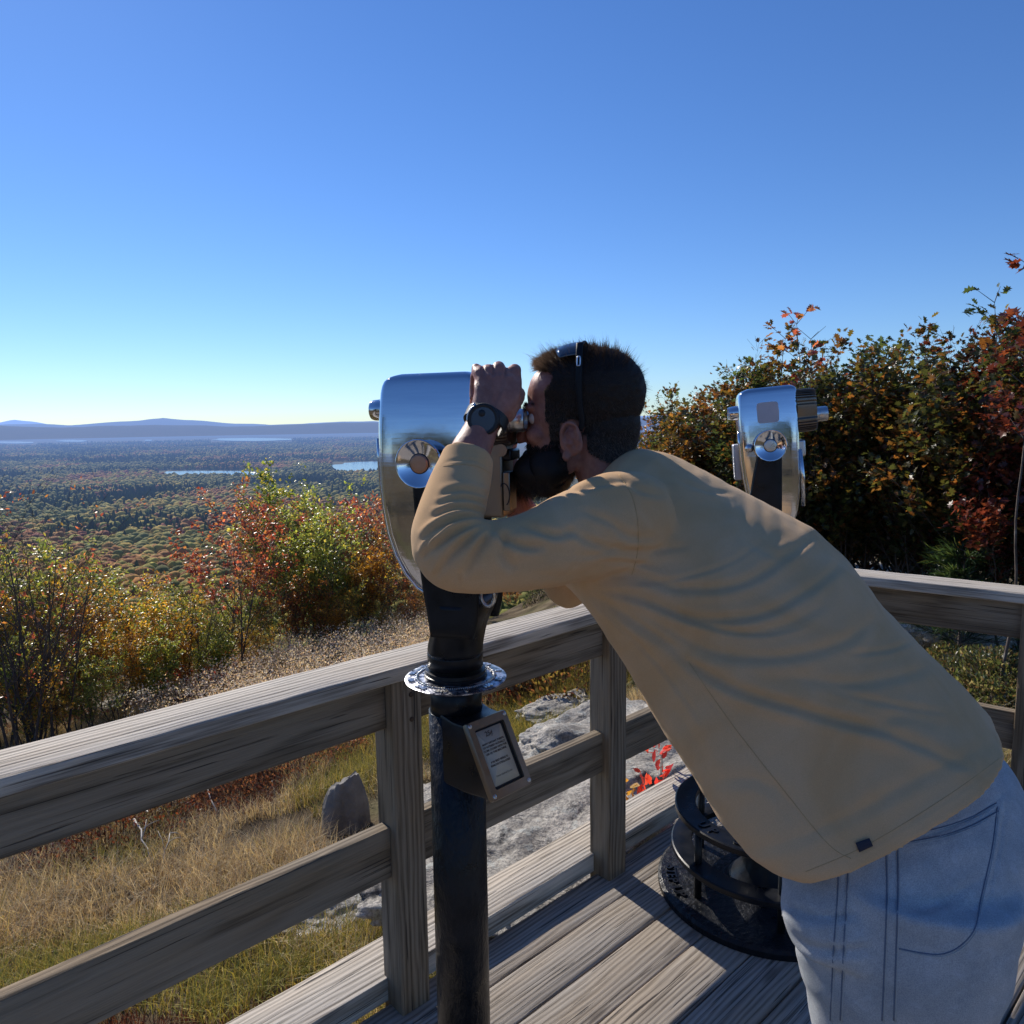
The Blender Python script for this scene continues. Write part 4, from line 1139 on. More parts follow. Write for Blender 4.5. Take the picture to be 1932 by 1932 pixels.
# smooth the folds once so they read as cloth
o_ = bpy.data.objects.new('tmp', sme); COL.objects.link(o_); k = o_.modifiers.new('s', 'SMOOTH'); k.iterations = 2; k.factor = .5
dg = bpy.context.evaluated_depsgraph_get(); sme2 = bpy.data.meshes.new_from_object(o_.evaluated_get(dg)); bpy.data.objects.remove(o_)
sme2.polygons.foreach_set('use_smooth', np.full(len(sme2.polygons), True))
def mat_cloth(name, lo, hi, scale=900, bs=.35, sheen=.12):
    m, nt, p, out = newmat(name); geo = nt.nodes.new('ShaderNodeNewGeometry'); v = geo.outputs['Position']
    f = ramp(nt, noise_(nt, v, 5, 4, .6, .6), [(.4, 0), (.6, 1)]); g = noise_(nt, v, scale, 3, .6)
    c = mix(nt, f, lo, hi); c = mix(nt, ramp(nt, g, [(.4, .25), (.6, 0)]), c, [x * .6 for x in lo])
    nt.links.new(c, p.inputs['Base Color']); p.inputs['Roughness'].default_value = .92; p.inputs['Specular IOR Level'].default_value = .15
    p.inputs['Sheen Weight'].default_value = sheen; p.inputs['Sheen Roughness'].default_value = .5; p.inputs['Sheen Tint'].default_value = (1, .9, .75, 1)
    bump(nt, g, p, bs, .0008); return m
SHIRT = mat_cloth('tan_cotton', (.64, .385, .185), (.70, .45, .245))
shirt = link('shirt', sme2, SHIRT, man)
# sewn hem label
Ld = .982
c_ = [(1614, 1590), (1640, 1581), (1647, 1596), (1621, 1608)]
def on_mesh(me_tree, px, py, lift=.0015):
    d = ray(px, py); d = d / np.linalg.norm(d); h = me_tree.ray_cast(Vector(C0), Vector(d))
    return (np.array(h[0]) - d * lift, np.array(h[1])) if h[0] is not None else (None, None)
from mathutils.bvhtree import BVHTree
def tree_of(me): 
    return BVHTree.FromPolygons([v.co[:] for v in me.vertices], [tuple(p.vertices) for p in me.polygons])
STREE = tree_of(sme2)
mb = MB(); g_ = []; nx, ny = 5, 4
for j in range(ny):
    for i in range(nx):
        u_, v_ = i / (nx - 1), j / (ny - 1)
        a = np.array(c_[0]) * (1 - u_) + np.array(c_[1]) * u_; b2 = np.array(c_[3]) * (1 - u_) + np.array(c_[2]) * u_; q = a * (1 - v_) + b2 * v_
        h, n_ = on_mesh(STREE, q[0], q[1], .002)
        g_.append(h)
if all(x is not None for x in g_):
    mb.add(g_, [(j * nx + i, j * nx + i + 1, (j + 1) * nx + i + 1, (j + 1) * nx + i) for j in range(ny - 1) for i in range(nx - 1)])
    hl = mb.build('hem_label', mat_simple('dark_woven_label', (.035, .032, .045), .9), None); hl.parent = shirt
    s_ = hl.modifiers.new('s', 'SOLIDIFY'); s_.thickness = .0012

def seam_on(tree, par, px_pts, name, r_, mat_, lift=.0003, sub=8):
    pts = []
    for p in smoothpath([np.array(q_, float) for q_ in px_pts], sub):
        h, n_ = on_mesh(tree, p[0], p[1], lift)
        if h is not None: pts.append(h)
    if len(pts) > 2:
        mb = MB(); mb.tube(pts, r_, 6); o = mb.build(name, mat_, None); o.parent = par
STITCH = mat_simple('tan_stitching', (.50, .32, .14), .9)
seam_on(STREE, shirt, [(1168, 895), (1192, 935), (1203, 985), (1203, 1040), (1192, 1085)], 'shoulder_seam', .0006, STITCH)
seam_on(STREE, shirt, [(1300, 1250), (1380, 1365), (1470, 1480), (1560, 1590), (1605, 1620)], 'side_seam', .0005, STITCH)
seam_on(STREE, shirt, [(1520, 1645), (1640, 1592), (1790, 1500), (1900, 1420)], 'hem_stitching', .0004, STITCH)
seam_on(STREE, shirt, [(836, 880), (870, 876), (903, 881), (926, 894)], 'cuff_stitching', .0004, STITCH)
# ---- jeans -------------------------------------------------------------------
j = MB()
T_, B_, D_, w_ = TOR[-1]
rings = []
for (T1, B1, D1, w1) in (((1775, 1325), (1400, 1520), 1.235, .160), ((1872, 1420), (1470, 1600), 1.22, .165), ((1905, 1450), (1466, 1640), 1.21, .176), ((1955, 1530), (1464, 1690), 1.20, .182), ((1990, 1620), (1486, 1745), 1.195, .18)):
    rings.append(fit_ring(T1, B1, D1, w1, 40))
j.loft(rings)
rc = np.mean(np.array(rings[-1]), axis=0); JRINGS = rings
for s in (-1, 1):
    h0 = np.mean(np.array(rings[3]), axis=0) + LAT * s * .082
    h0 = h0 + np.cross(hU, LAT) * (-.0)
    nd = [(h0 + np.array([-.01, 0, .02]), .154), (h0 + np.array([-.018, 0, -.12]), .150), (h0 * np.array([1, 1, 0]) + np.array([-.02, 0, .52]), .100), (h0 * np.array([1, 1, 0]) + np.array([.02, 0, .30]), .085), (h0 * np.array([1, 1, 0]) + np.array([.055, 0, .07]), .070), (h0 * np.array([1, 1, 0]) + np.array([.058, 0, .035]), .072)]
    pts = smoothpath([np.append(p, r_) for p, r_ in nd], 6); j.tube([p[:3] for p in pts], [p[3] for p in pts], 26, flat=.80, ref=np.cross(hU, LAT))
    # shoe
jme = remesh(j.mesh('jeans'), .005, 26, .5)
V = getV(jme); Nn = getN(jme); P2 = proj(V); facing = -np.einsum('ij,ij->i', Nn, (V - C0) / np.linalg.norm(V - C0, axis=1)[:, None]); dep = (V - C0) @ cf
JC = [([(1690, 1590), (1760, 1575), (1850, 1535), (1905, 1490)], .0030, 3.5), ([(1690, 1598), (1765, 1584), (1855, 1545), (1905, 1502)], .0028, 3),
      ([(1690, 1590), (1692, 1640), (1690, 1700), (1690, 1800)], .0024, 3.5), ([(1600, 1625), (1592, 1700), (1590, 1800)], .0024, 3),
      ([(1900, 1500), (1890, 1580), (1870, 1660), (1850, 1760)], .0022, 3), ([(1470, 1700), (1540, 1730), (1620, 1725)], .0045, 8), ([(1460, 1740), (1540, 1790), (1650, 1790)], .004, 9), ([(1700, 1720), (1780, 1700), (1860, 1650)], .003, 10)]
dd = crease_field(P2, facing, JC) * (dep < 1.2)
gn = np.array([mnoise.noise(Vector((v[0] * 10, v[1] * 10, v[2] * 16))) * .0040 + mnoise.noise(Vector(v * 34)) * .0014 for v in V])
V += Nn * (dd + gn)[:, None]; putV(jme, V)
def mat_denim():
    m, nt, p, out = newmat('faded_denim'); geo = nt.nodes.new('ShaderNodeNewGeometry'); v = geo.outputs['Position']
    f = noise_(nt, v, 11, 5, .65); g = noise_(nt, v, 700, 3, .7); h = noise_(nt, v, 60, 4)
    c = ramp(nt, f, [(.35, (.38, .405, .42)), (.55, (.50, .52, .53)), (.7, (.62, .63, .62))])
    c = mix(nt, ramp(nt, g, [(.4, .5), (.6, 0)]), c, (.14, .16, .21)); c = mix(nt, ramp(nt, h, [(.55, 0), (.7, .3)]), c, (.52, .57, .62))
    nt.links.new(c, p.inputs['Base Color']); p.inputs['Roughness'].default_value = .9; bump(nt, g, p, .5, .001); return m
DENIM = mat_denim()
jeans = link('jeans', jme, DENIM, man)
JT = tree_of(jme)
def seam(px_pts, name, r_=.0014, mat_=None):
    pts = []
    for p in smoothpath([np.array(q_, float) for q_ in px_pts], 8):
        h, n_ = on_mesh(JT, p[0], p[1], .0004)
        if h is not None: pts.append(h)
    if len(pts) > 2:
        mb = MB(); mb.tube(pts, r_, 6); o = mb.build(name, mat_, None); o.parent = jeans
SEAM = mat_simple('dark_denim_seam', (.13, .165, .23), .9)
THREAD = mat_simple('pale_thread', (.42, .45, .47), .9)
for pts_, nm_ in (([(1669, 1577), (1720, 1572), (1780, 1560), (1835, 1540), (1880, 1515)], 'pocket_seam'), ([(1671, 1592), (1722, 1587), (1782, 1575), (1838, 1555), (1884, 1530)], 'pocket_seam'),
                  ([(1671, 1594), (1673, 1680), (1670, 1780), (1664, 1925)], 'side_seam'), ([(1693, 1592), (1694, 1680), (1691, 1780), (1686, 1925)], 'side_seam'),
                  ([(1582, 1636), (1579, 1700), (1572, 1800), (1566, 1925)], 'front_seam'), ([(1600, 1630), (1597, 1700), (1591, 1800), (1585, 1925)], 'front_seam'),
                  ([(1882, 1520), (1872, 1600), (1852, 1690), (1835, 1760), (1780, 1800), (1696, 1790)], 'pocket_seam')):
    seam(pts_, nm_, .0009, SEAM)
    seam([(a_ + 3.5, b_ + 4) for a_, b_ in pts_], 'stitching', .0006, THREAD)
# shoes
for s in (-1, 1):
    h0 = np.mean(np.array(JRINGS[3]), axis=0) + LAT * s * .09
    a0 = np.array([h0[0] + .085, h0[1], 0]); fdir = np.cross(hU, LAT); fdir = fdir if fdir[0] < 0 else -fdir
    mb = MB(); rs = []
    for t, wd_, ht_ in ((-.07, .028, .05), (-.05, .036, .085), (0, .040, .105), (.05, .042, .085), (.11, .047, .062), (.16, .046, .05), (.195, .034, .038), (.207, .012, .02)):
        rs.append([a0 + fdir * t + LAT * wd_ * math.cos(q) + hU * max(.003, .02 + (ht_ - .02) * math.sin(q) if math.sin(q) > 0 else .02 + .017 * math.sin(q)) for q in np.linspace(0, 2 * PI, 20, endpoint=False)])
    mb.loft(rs); mb.build('shoe', mat_simple('brown_boot_leather', (.12, .075, .045), .6, var=.2), man)

# ---- hair and beard -----------------------------------------------------------
BT = tree_of(bme)
hv = getV(bme); hn = getN(bme)
loc = np.stack([(hv - HC) @ hF, (hv - HC) @ hU, (hv - HC) @ hS], 1)
def smoothmax(a, b): return np.maximum(a, b)
f_, u_, s_ = loc[:, 0], loc[:, 1], loc[:, 2]
ishead = (np.abs(s_) < .09) & (u_ > -.16) & (u_ < .16) & (np.abs(f_) < .14)
# hairline: rises over the forehead, drops before the ear to the sideburn, low at the nape
hair_front = np.where(np.abs(s_) > .050, np.interp(u_, [-.05, .0, .055, .075, .09, .11], [.042, .052, .052, .034, .050, .078]), np.interp(u_, [.06, .075, .09, .105, .13], [.020, .032, .056, .080, .12]))
hair_back_low = np.interp(f_, [-.12, -.07, -.03, .0, .03, .06], [-.085, -.088, -.066, -.014, -.005, -.01])
ear = ((f_ - .001) / .027) ** 2 + ((u_ + .040) / .038) ** 2 < 1
isear = ear & (np.abs(s_) > .055)
earfront = (f_ > -.03) & (u_ < .012)
hair = ishead & (f_ < hair_front) & (u_ > hair_back_low) & ~isear
hair |= ishead & (f_ > .022) & (f_ < .046) & (u_ > -.05) & (u_ < .02) & (np.abs(s_) > .045)       # sideburns
beard_top = np.interp(f_, [.015, .03, .05, .075, .09, .12], [-.030, -.044, -.060, -.064, -.058, -.057])
nose = (f_ > .098) & (u_ > -.062)
beard = ishead & (f_ > .012) & (u_ < beard_top) & (u_ > -.145) & ~nose & ~isear
lips = (f_ > .088) & (np.abs(u_ + .078) < .006) & (np.abs(s_) < .016)
beard &= ~lips
def shell(mask, name, thick, mat_):
    idx = np.where(mask)[0]; ms = set(idx.tolist())
    fs = [tuple(p.vertices) for p in bme.polygons if all(v in ms for v in p.vertices)]
    used = sorted(set(v for f in fs for v in f)); remap = {v: i for i, v in enumerate(used)}
    V = hv[used]; Nm = hn[used]; th = thick(loc[used])
    return V + Nm * th[:, None], [tuple(remap[v] for v in f) for f in fs], used
def strands(name, idx, count, lenf, dirf, root_r, col, parent, seed=0, clump=.25, segs=3):
    g = np.random.default_rng(seed)
    pick = g.choice(idx, count); P = hv[pick] + hn[pick] * .001 + (g.random((count, 3)) - .5) * .003; Nm = hn[pick]; Lc = loc[pick]
    ln = lenf(Lc, g); D0 = dirf(Lc, Nm, g); D0 /= np.linalg.norm(D0, axis=1)[:, None]
    # clumping noise
    cl = np.stack([vnoise(Lc[:, 0] * 160, Lc[:, 1] * 160 + Lc[:, 2] * 70, 5 + k) - .5 for k in range(3)], 1)
    D0 = D0 + cl * clump * 2 + (g.random((count, 3)) - .5) * .35; D0 /= np.linalg.norm(D0, axis=1)[:, None]
    rnd = g.normal(size=(count, 3)); side = np.cross(D0, rnd); side /= np.linalg.norm(side, axis=1)[:, None]
    bend = (g.random((count, 3)) - .5) * .5 + np.array([0, 0, -.25])
    V = []; 
    for k in range(segs + 1):
        t = k / segs; c = P + D0 * (ln * t)[:, None] + bend * (ln * t * t * .5)[:, None]; wdt = root_r * (1 - t * .92)
        V.append(c - side * wdt); V.append(c + side * wdt)
    V = np.stack(V, 1).reshape(-1, 3); k = 2 * (segs + 1); base_ = (np.arange(count) * k)[:, None]
    F = np.concatenate([base_ + np.array([2 * q, 2 * q + 1, 2 * q + 3, 2 * q + 2]) for q in range(segs)], 0)
    cc = col(Lc, g)
    return V, F, np.repeat(cc, k, 0)
def mat_hair():
    m, nt, p, out = newmat('dark_brown_hair'); a = nt.nodes.new('ShaderNodeAttribute'); a.attribute_name = 'col'
    nt.links.new(a.outputs['Color'], p.inputs['Base Color']); p.inputs['Roughness'].default_value = .55; p.inputs['Specular IOR Level'].default_value = .3
    tr = nt.nodes.new('ShaderNodeBsdfTranslucent'); nt.links.new(a.outputs['Color'], tr.inputs['Color'])
    mx = nt.nodes.new('ShaderNodeMixShader'); mx.inputs[0].default_value = .3; nt.links.new(p.outputs[0], mx.inputs[1]); nt.links.new(tr.outputs[0], mx.inputs[2]); nt.links.new(mx.outputs[0], out.inputs['Surface']); return m
HAIR = mat_hair()
def build_hair(name, mask, thick, parts, mat_, shellcol):
    SV, SF, used = shell(mask, name, thick, mat_)
    Vs = [SV]; Fs = [f for f in SF]; Cs = [shellcol(loc[used])]; n = len(SV)
    for V, F, C in parts:
        Fs += [tuple(int(i) + n for i in f) for f in F]; Vs.append(V); Cs.append(C); n += len(V)
    V = np.concatenate(Vs); me = bpy.data.meshes.new(name); me.from_pydata(V.tolist(), [], Fs); me.update(); setcol(me, np.concatenate(Cs)); me.polygons.foreach_set('use_smooth', np.full(len(me.polygons), True))
    return link(name, me, mat_, man)
def fade(L):   # 0 on top, 1 on the clipped sides and nape
    return np.clip((.075 - L[:, 1]) / .12, 0, 1) * np.clip((np.abs(L[:, 2]) + .02 - L[:, 0] * .3) / .03, 0, 1)
def hcol(L, g):
    fd = fade(L)[:, None]; c = np.array([.075, .046, .030]) * (1 - fd) + np.array([.20, .15, .12]) * fd
    front = np.clip((L[:, 0] - .03) / .05, 0, 1)[:, None] * (L[:, 1] > .05)[:, None]
    c = c * (1 - front) + np.array([.34, .22, .13]) * front  # sunlit front tuft painted lighter in the strand colour
    return c * (.6 + .9 * g.random((len(L), 1)))
def hlen(L, g):
    top = np.clip((L[:, 1] - .05) / .05, 0, 1); fr = np.clip((L[:, 0] - .02) / .06, 0, 1) * top
    return ((.0050) + .004 * np.clip((-L[:, 0] - .02) / .05, 0, 1) * np.clip((L[:, 1] + .02) / .05, 0, 1) + .010 * top + .010 * fr) * (.6 + .8 * g.random(len(L)) + 1.0 * (g.random(len(L)) < .06) * (L[:, 1] > .02))
def hdir(L, Nm, g):
    top = np.clip((L[:, 1] - .04) / .05, 0, 1)[:, None]
    d = Nm * (.9 + .6 * top) + hF * (.45 * top) - hF * (.25 * (1 - top)) - hU * (.7 * (1 - top)) + hU * (.3 * top)
    return d
hidx = np.where(hair)[0]
parts = [strands('hair', hidx, 42000, hlen, hdir, .00040, hcol, man, 1)]
fr_idx = np.where(hair & (f_ > .045) & (u_ > .08))[0]
parts.append(strands('hair', fr_idx, 4200, lambda L, g: .012 + .014 * g.random(len(L)), lambda L, Nm, g: Nm * .9 + hF * .9 + hU * (g.random((len(L), 1)) * 1.0 - .5), .00050, hcol, man, 3, .6))
hairo = build_hair('hair', hair, lambda L: .001 + .006 * np.clip((L[:, 1] - .03) / .05, 0, 1) + .006 * np.clip((-L[:, 0] - .03) / .05, 0, 1) * np.clip((L[:, 1] + .04) / .05, 0, 1) + .0018 * vnoise(L[:, 0] * 190, L[:, 1] * 190 + L[:, 2] * 90, 4), parts, HAIR, lambda L: np.tile([.030, .021, .017], (len(L), 1)))
bidx = np.where(beard)[0]
def bdir(L, Nm, g): return Nm * .75 - hU * 1.0 + hF * (.35 * np.clip(L[:, 0] / .09, 0, 1))[:, None] - hF * .05
def blen(L, g):
    core = np.clip((-.058 - L[:, 1]) / .04, 0, 1) * np.clip((L[:, 0] - .01) / .04, 0, 1)
    return (.006 + .026 * core) * (.6 + .7 * g.random(len(L)))
def bcol(L, g): return np.array([.042, .029, .022]) * (.5 + 1.1 * g.random((len(L), 1))) + (g.random((len(L), 1)) < .05) * .05
parts = [strands('beard', bidx, 20000, blen, bdir, .00038, bcol, man, 5, .3)]
beardo = build_hair('beard', beard, lambda L: .001 + .026 * np.clip((-.056 - L[:, 1]) / .04, 0, 1) * np.clip((L[:, 0] - .01) / .03, 0, 1), parts, HAIR, lambda L: np.tile([.022, .016, .014], (len(L), 1)))
# thin stubble above the beard line softens its edge
_bt = np.interp(f_, [.015, .03, .05, .075, .09, .12], [-.030, -.044, -.060, -.064, -.058, -.057])
sidx = np.where(ishead & (f_ > .010) & (u_ > _bt - .004) & (u_ < _bt + .013 * (.4 + vnoise(f_ * 220, s_ * 220, 3))) & ~nose & ~isear & (f_ < .10))[0]
V, F, C = strands('b', sidx, 3600, lambda L, g: .004 + .006 * g.random(len(L)), bdir, .00030, bcol, man, 15, .3)
me = mesh_np('stubble', V, F); setcol(me, C); link('stubble', me, HAIR, man)
# eyebrows
bidx2 = np.where(ishead & (np.abs(u_ - .024) < .006) & (f_ > .075) & (np.abs(s_) > .010) & (np.abs(s_) < .046))[0]
if len(bidx2):
    V, F, C = strands('b', bidx2, 900, lambda L, g: .006 + .004 * g.random(len(L)), lambda L, Nm, g: Nm * .5 + hS * np.sign(L[:, 2:3]) + hU * .3, .0003, bcol, man, 8)
    me = mesh_np('eyebrows', V, F); setcol(me, C); link('eyebrows', me, HAIR, man)

# ---- wristwatch ---------------------------------------------------------------
WB = mat_simple('matte_black_resin', (.008, .009, .012), .5, bump_s=.2, bump_scale=200)
wc = at(911, 781, 1.205); wa = at(896, 835, 1.235); wax = at(925, 770, 1.262) - at(900, 828, 1.238); wax = wax / np.linalg.norm(wax)
wn = -ray(911, 781); wn = wn / np.linalg.norm(wn) + cr * (-.12) + cu * .05; wn = wn / np.linalg.norm(wn)
wr = at(917, 793, 1.256)
mb = MB(); ring = []
ex = np.cross(wax, wn); ex /= np.linalg.norm(ex); ey = np.cross(ex, wax)
rs = []
for q in np.linspace(0, 2 * PI, 40, endpoint=False):
    c = wr + ex * (.0335 * math.cos(q)) + ey * (.0315 * math.sin(q)); o2 = (ex * math.cos(q) + ey * math.sin(q))
    rs.append([c - wax * .011, c - wax * .010 + o2 * .004, c + wax * .010 + o2 * .004, c + wax * .011])
V = [p for r_ in rs for p in r_]; F = []
for i in range(40):
    for k in range(4): F.append((i * 4 + k, ((i + 1) % 40) * 4 + k, ((i + 1) % 40) * 4 + (k + 1) % 4, i * 4 + (k + 1) % 4))
mb.add(V, F); watch = mb.build('watch_strap', WB, man, auto=30)
c0_ = wr + wn * .0335
mb = MB(); mb.lathe([(.023, -.004), (.0265, -.002), (.0272, .003), (.0262, .0075), (.0235, .0090), (.0195, .0078)], c0_, 48, wn); case = mb.build('watch_case', WB, None, auto=30); case.parent = watch
mb = MB(); mb.lathe([(.0200, .0076), (.0198, .0082), (.001, .0083)], c0_, 48, wn); o = mb.build('watch_dial', mat_simple('blue_grey_display', (.018, .03, .055), .25, spec=.8), None, auto=30); o.parent = watch
mb = MB(); mb.lathe([(.006, .0084), (.0058, .0090), (.001, .0091)], c0_ + cu * .010 - cr * .002, 24, wn); o = mb.build('watch_subdial', WB, None); o.parent = watch
mb = MB(); ar = [c0_ + wn * .006 + .0268 * (-cr * math.cos(q) + cu * math.sin(q)) for q in np.linspace(R(-8), R(62), 12)]
mb.tube(ar, .0011, 8); o = mb.build('bezel_rim', STEEL, None); o.parent = watch
mb = MB(); mb.tube([c0_ + ex * 0 + wn * .002 + (-cr * .018 + cu * .022), c0_ + wn * .002 + (-cr * .014 + cu * .0265)], .003, 10); o = mb.build('watch_button', STEEL, None); o.parent = watch

# ---- sunglasses pushed up on the hair -------------------------------------------
sg = empty('sunglasses', HP(-.01, .12, 0), 'black wraparound sunglasses pushed up on top of the man\'s hair', 'sunglasses')
FR = mat_simple('glossy_black_frame', (.006, .007, .010), .5, spec=.25)
for s in (1, -1):
    xs = .0855 if s > 0 else .0835
    nodes = [HP(-.013, .137, s * .062), HP(-.014, .120, s * .074), HP(-.015, .09, s * .0835), HP(-.015, .055, s * xs), HP(-.017, .02, s * .083), HP(-.020, -.005, s * .080), HP(-.016, -.022, s * .078)]
    pts = smoothpath(nodes, 6); rings = []
    for i, p in enumerate(pts):
        t = pts[min(i + 1, len(pts) - 1)] - pts[max(i - 1, 0)]; t /= np.linalg.norm(t); a = hF - t * (hF @ t); a /= np.linalg.norm(a); b2 = np.cross(t, a)
        w2 = .0065 * (1 - .25 * i / len(pts)); rings.append([p + a * w2 * math.copysign(abs(math.cos(q)) ** .6, math.cos(q)) + b2 * .0022 * math.sin(q) for q in np.linspace(0, 2 * PI, 14, endpoint=False)])
    mb = MB(); mb.loft(rings); tp = mb.build('temple', FR, sg)
    # small open oval badge on the temple
    bc = HP(-.0145, .103, s * .0812); n_ = hS * s
    ringp = [bc + n_ * .0026 + hF * (.0028 * math.copysign(abs(math.cos(q)) ** .5, math.cos(q))) + hU * (.0085 * math.copysign(abs(math.sin(q)) ** .5, math.sin(q))) - n_ * (.0028 * math.sin(q)) for q in np.linspace(0, 2 * PI, 29)]
    mb = MB(); mb.tube(ringp, .0013, 8, cap=False); bd = mb.build('oval_badge', mat_simple('silver_badge', (.75, .75, .78), .35, 1.0), None); bd.parent = tp
    # lens: curved shell lying over the hair
    g_ = []; nx, ny = 12, 7
    for jx in range(ny):
        for ix in range(nx):
            uu, vv = ix / (nx - 1), jx / (ny - 1)
            sx = s * (.008 + .060 * uu); fx = -.012 + .048 * vv * (1 - .25 * (2 * uu - 1) ** 2)
            hgt = .1435 - .55 * (sx ** 2) / .11 - 2.6 * max(0, fx + .01) ** 2 * 1.6 + .002
            hgt -= .012 * max(0, uu - .75) * 4 * .5
            g_.append(HP(fx, hgt, sx))
    mb = MB(); mb.add(g_, [(q * nx + i, q * nx + i + 1, (q + 1) * nx + i + 1, (q + 1) * nx + i) for q in range(ny - 1) for i in range(nx - 1)])
    ln_ = mb.build('lens', mat_simple('smoked_blue_lens', (.02, .03, .05), .08, spec=.9), sg); sm = ln_.modifiers.new('s', 'SOLIDIFY'); sm.thickness = .0022
fr_p = [HP(-.013, .1445 - .55 * (s * s) / .11, s) for s in np.linspace(-.066, .066, 23)]
mb = MB(); mb.tube(fr_p, .0028, 10); mb.build('brow_bar', FR, sg)
# ------------------------------------------------------------------ leaves, saplings, bushes
LEAF = mat_leaf('autumn_leaf', trans=.55, rough=.36, spec=.7)
def mat_bark():
    m, nt, p, out = newmat('sapling_bark'); v = objco(nt)
    f = noise_(nt, mapping(nt, v, (1, 1, .3)), 40, 4, .6)
    nt.links.new(ramp(nt, f, [(.3, (.045, .032, .025)), (.6, (.11, .085, .07)), (.75, (.24, .22, .20))]), p.inputs['Base Color']); p.inputs['Roughness'].default_value = .9
    bump(nt, f, p, .5, .004); return m
BARK = mat_bark()
# leaf outlines (x across, y along, stalk at the origin)
OAK = np.array([(0, 0), (.10, .12), (.30, .20), (.16, .32), (.44, .50), (.20, .56), (.34, .80), (.10, .80), (0, 1.0), (-.10, .80), (-.34, .80), (-.20, .56), (-.44, .50), (-.16, .32), (-.30, .20), (-.10, .12)])
OVAL = np.array([(0, 0), (.20, .25), (.24, .55), (0, 1.0), (-.24, .55), (-.20, .25)])
MAPLE = np.array([(0, 0), (.28, .08), (.48, .42), (.22, .50), (.30, .78), (0, 1.0), (-.30, .78), (-.22, .50), (-.48, .42), (-.28, .08)])
def leaves(P, D, size, cols, shape, g, fold=.25, droop=.3):
    """P points, D rough pointing directions, builds folded leaf fans"""
    n = len(P); k = len(shape)
    D = D + (g.random((n, 3)) - .5) * 1.3; D[:, 2] -= droop; D /= np.linalg.norm(D, axis=1)[:, None]
    up = np.array([0, 0, 1.]) + (g.random((n, 3)) - .5) * 1.5; X = np.cross(D, up); X /= np.linalg.norm(X, axis=1)[:, None]; Nn_ = np.cross(X, D)
    s = size * (.55 + .75 * g.random(n))
    x = shape[:, 0][None] * s[:, None]; y = shape[:, 1][None] * s[:, None]
    zf = np.abs(shape[:, 0])[None] * s[:, None] * fold * (1 + .8 * (g.random((n, 1)) - .5)) - (shape[:, 1] ** 2)[None] * s[:, None] * .22 * g.random((n, 1))
    V = P[:, None] + X[:, None] * x[..., None] + D[:, None] * y[..., None] + Nn_[:, None] * zf[..., None]
    cen = P + D * (s * .45)[:, None]
    V = np.concatenate([V, cen[:, None]], 1); kk = k + 1
    idx = np.arange(k); T = np.stack([np.full(k, k), idx, (idx + 1) % k], 1)
    F = (T[None] + (np.arange(n) * kk)[:, None, None]).reshape(-1, 3)
    return V.reshape(-1, 3), F, np.repeat(cols, kk, 0)
def grow(g, h, stems, spread, depth=3, lean=(0, 0), crooked=.22, r0=.018, bare=False):
    """list of (p0, p1, r0, r1) twig segments and leaf spots"""
    segs = []; spots = []
    def branch(p, d, ln, r_, lv):
        n = 6 if lv == 0 else 4; q = p.copy(); d = d / np.linalg.norm(d)
        for i in range(n):
            d = d + (g.random(3) - .5) * crooked; d[2] += .06 if lv < 2 else .02; d /= np.linalg.norm(d)
            q2 = q + d * ln / n; ra = r_ * (1 - .75 * i / n); rb = r_ * (1 - .75 * (i + 1) / n)
            segs.append((q, q2, ra, rb, lv))
            if lv >= 1 or i > n * .35:
                m = 1 if lv < 2 else 2
                for _ in range(m): spots.append((q + (q2 - q) * g.random(), d.copy(), lv))
            if lv < depth and (i >= 1 or lv > 0):
                nb = 2 if lv == 0 else 1 + (g.random() < .45)
                for _ in range(nb):
                    a = g.random() * 2 * PI; o = np.array([math.cos(a), math.sin(a), .25 + .5 * g.random()])
                    branch(q2, d * .55 + o * .75, ln * (.34 + .2 * g.random()) * (1 - .35 * i / n if lv == 0 else 1), rb * .62, lv + 1)
            q = q2
        spots.append((q, d.copy(), 3))
    for s in range(stems):
        a = g.random() * 2 * PI; o = np.array([math.cos(a), math.sin(a), 0])
        branch(o * .04 * stems ** .5, np.array([lean[0], lean[1], 1.]) + o * spread * (.4 + .9 * g.random()), h * (.72 + .34 * g.random()), r0, 0)
    return segs, spots
def twig_mesh(segs, rmin=.0016):
    A = np.array([s[0] for s in segs]); B = np.array([s[1] for s in segs]); ra = np.maximum(np.array([s[2] for s in segs]), rmin); rb = np.maximum(np.array([s[3] for s in segs]), rmin * .8)
    T = B - A; T /= np.linalg.norm(T, axis=1)[:, None]; X = np.cross(T, [.3, .5, .8]); X /= np.linalg.norm(X, axis=1)[:, None]; Y = np.cross(T, X); k = 5; V = []
    for (P, r_) in ((A, ra), (B, rb)):
        for j in range(k):
            q = 2 * PI * j / k; V.append(P + (X * math.cos(q) + Y * math.sin(q)) * r_[:, None])
    V = np.stack(V, 1).reshape(-1, 3); n = len(A); base = (np.arange(n) * 2 * k)[:, None]
    F = np.concatenate([base + np.array([j, (j + 1) % k, k + (j + 1) % k, k + j]) for j in range(k)], 0)
    return V, F
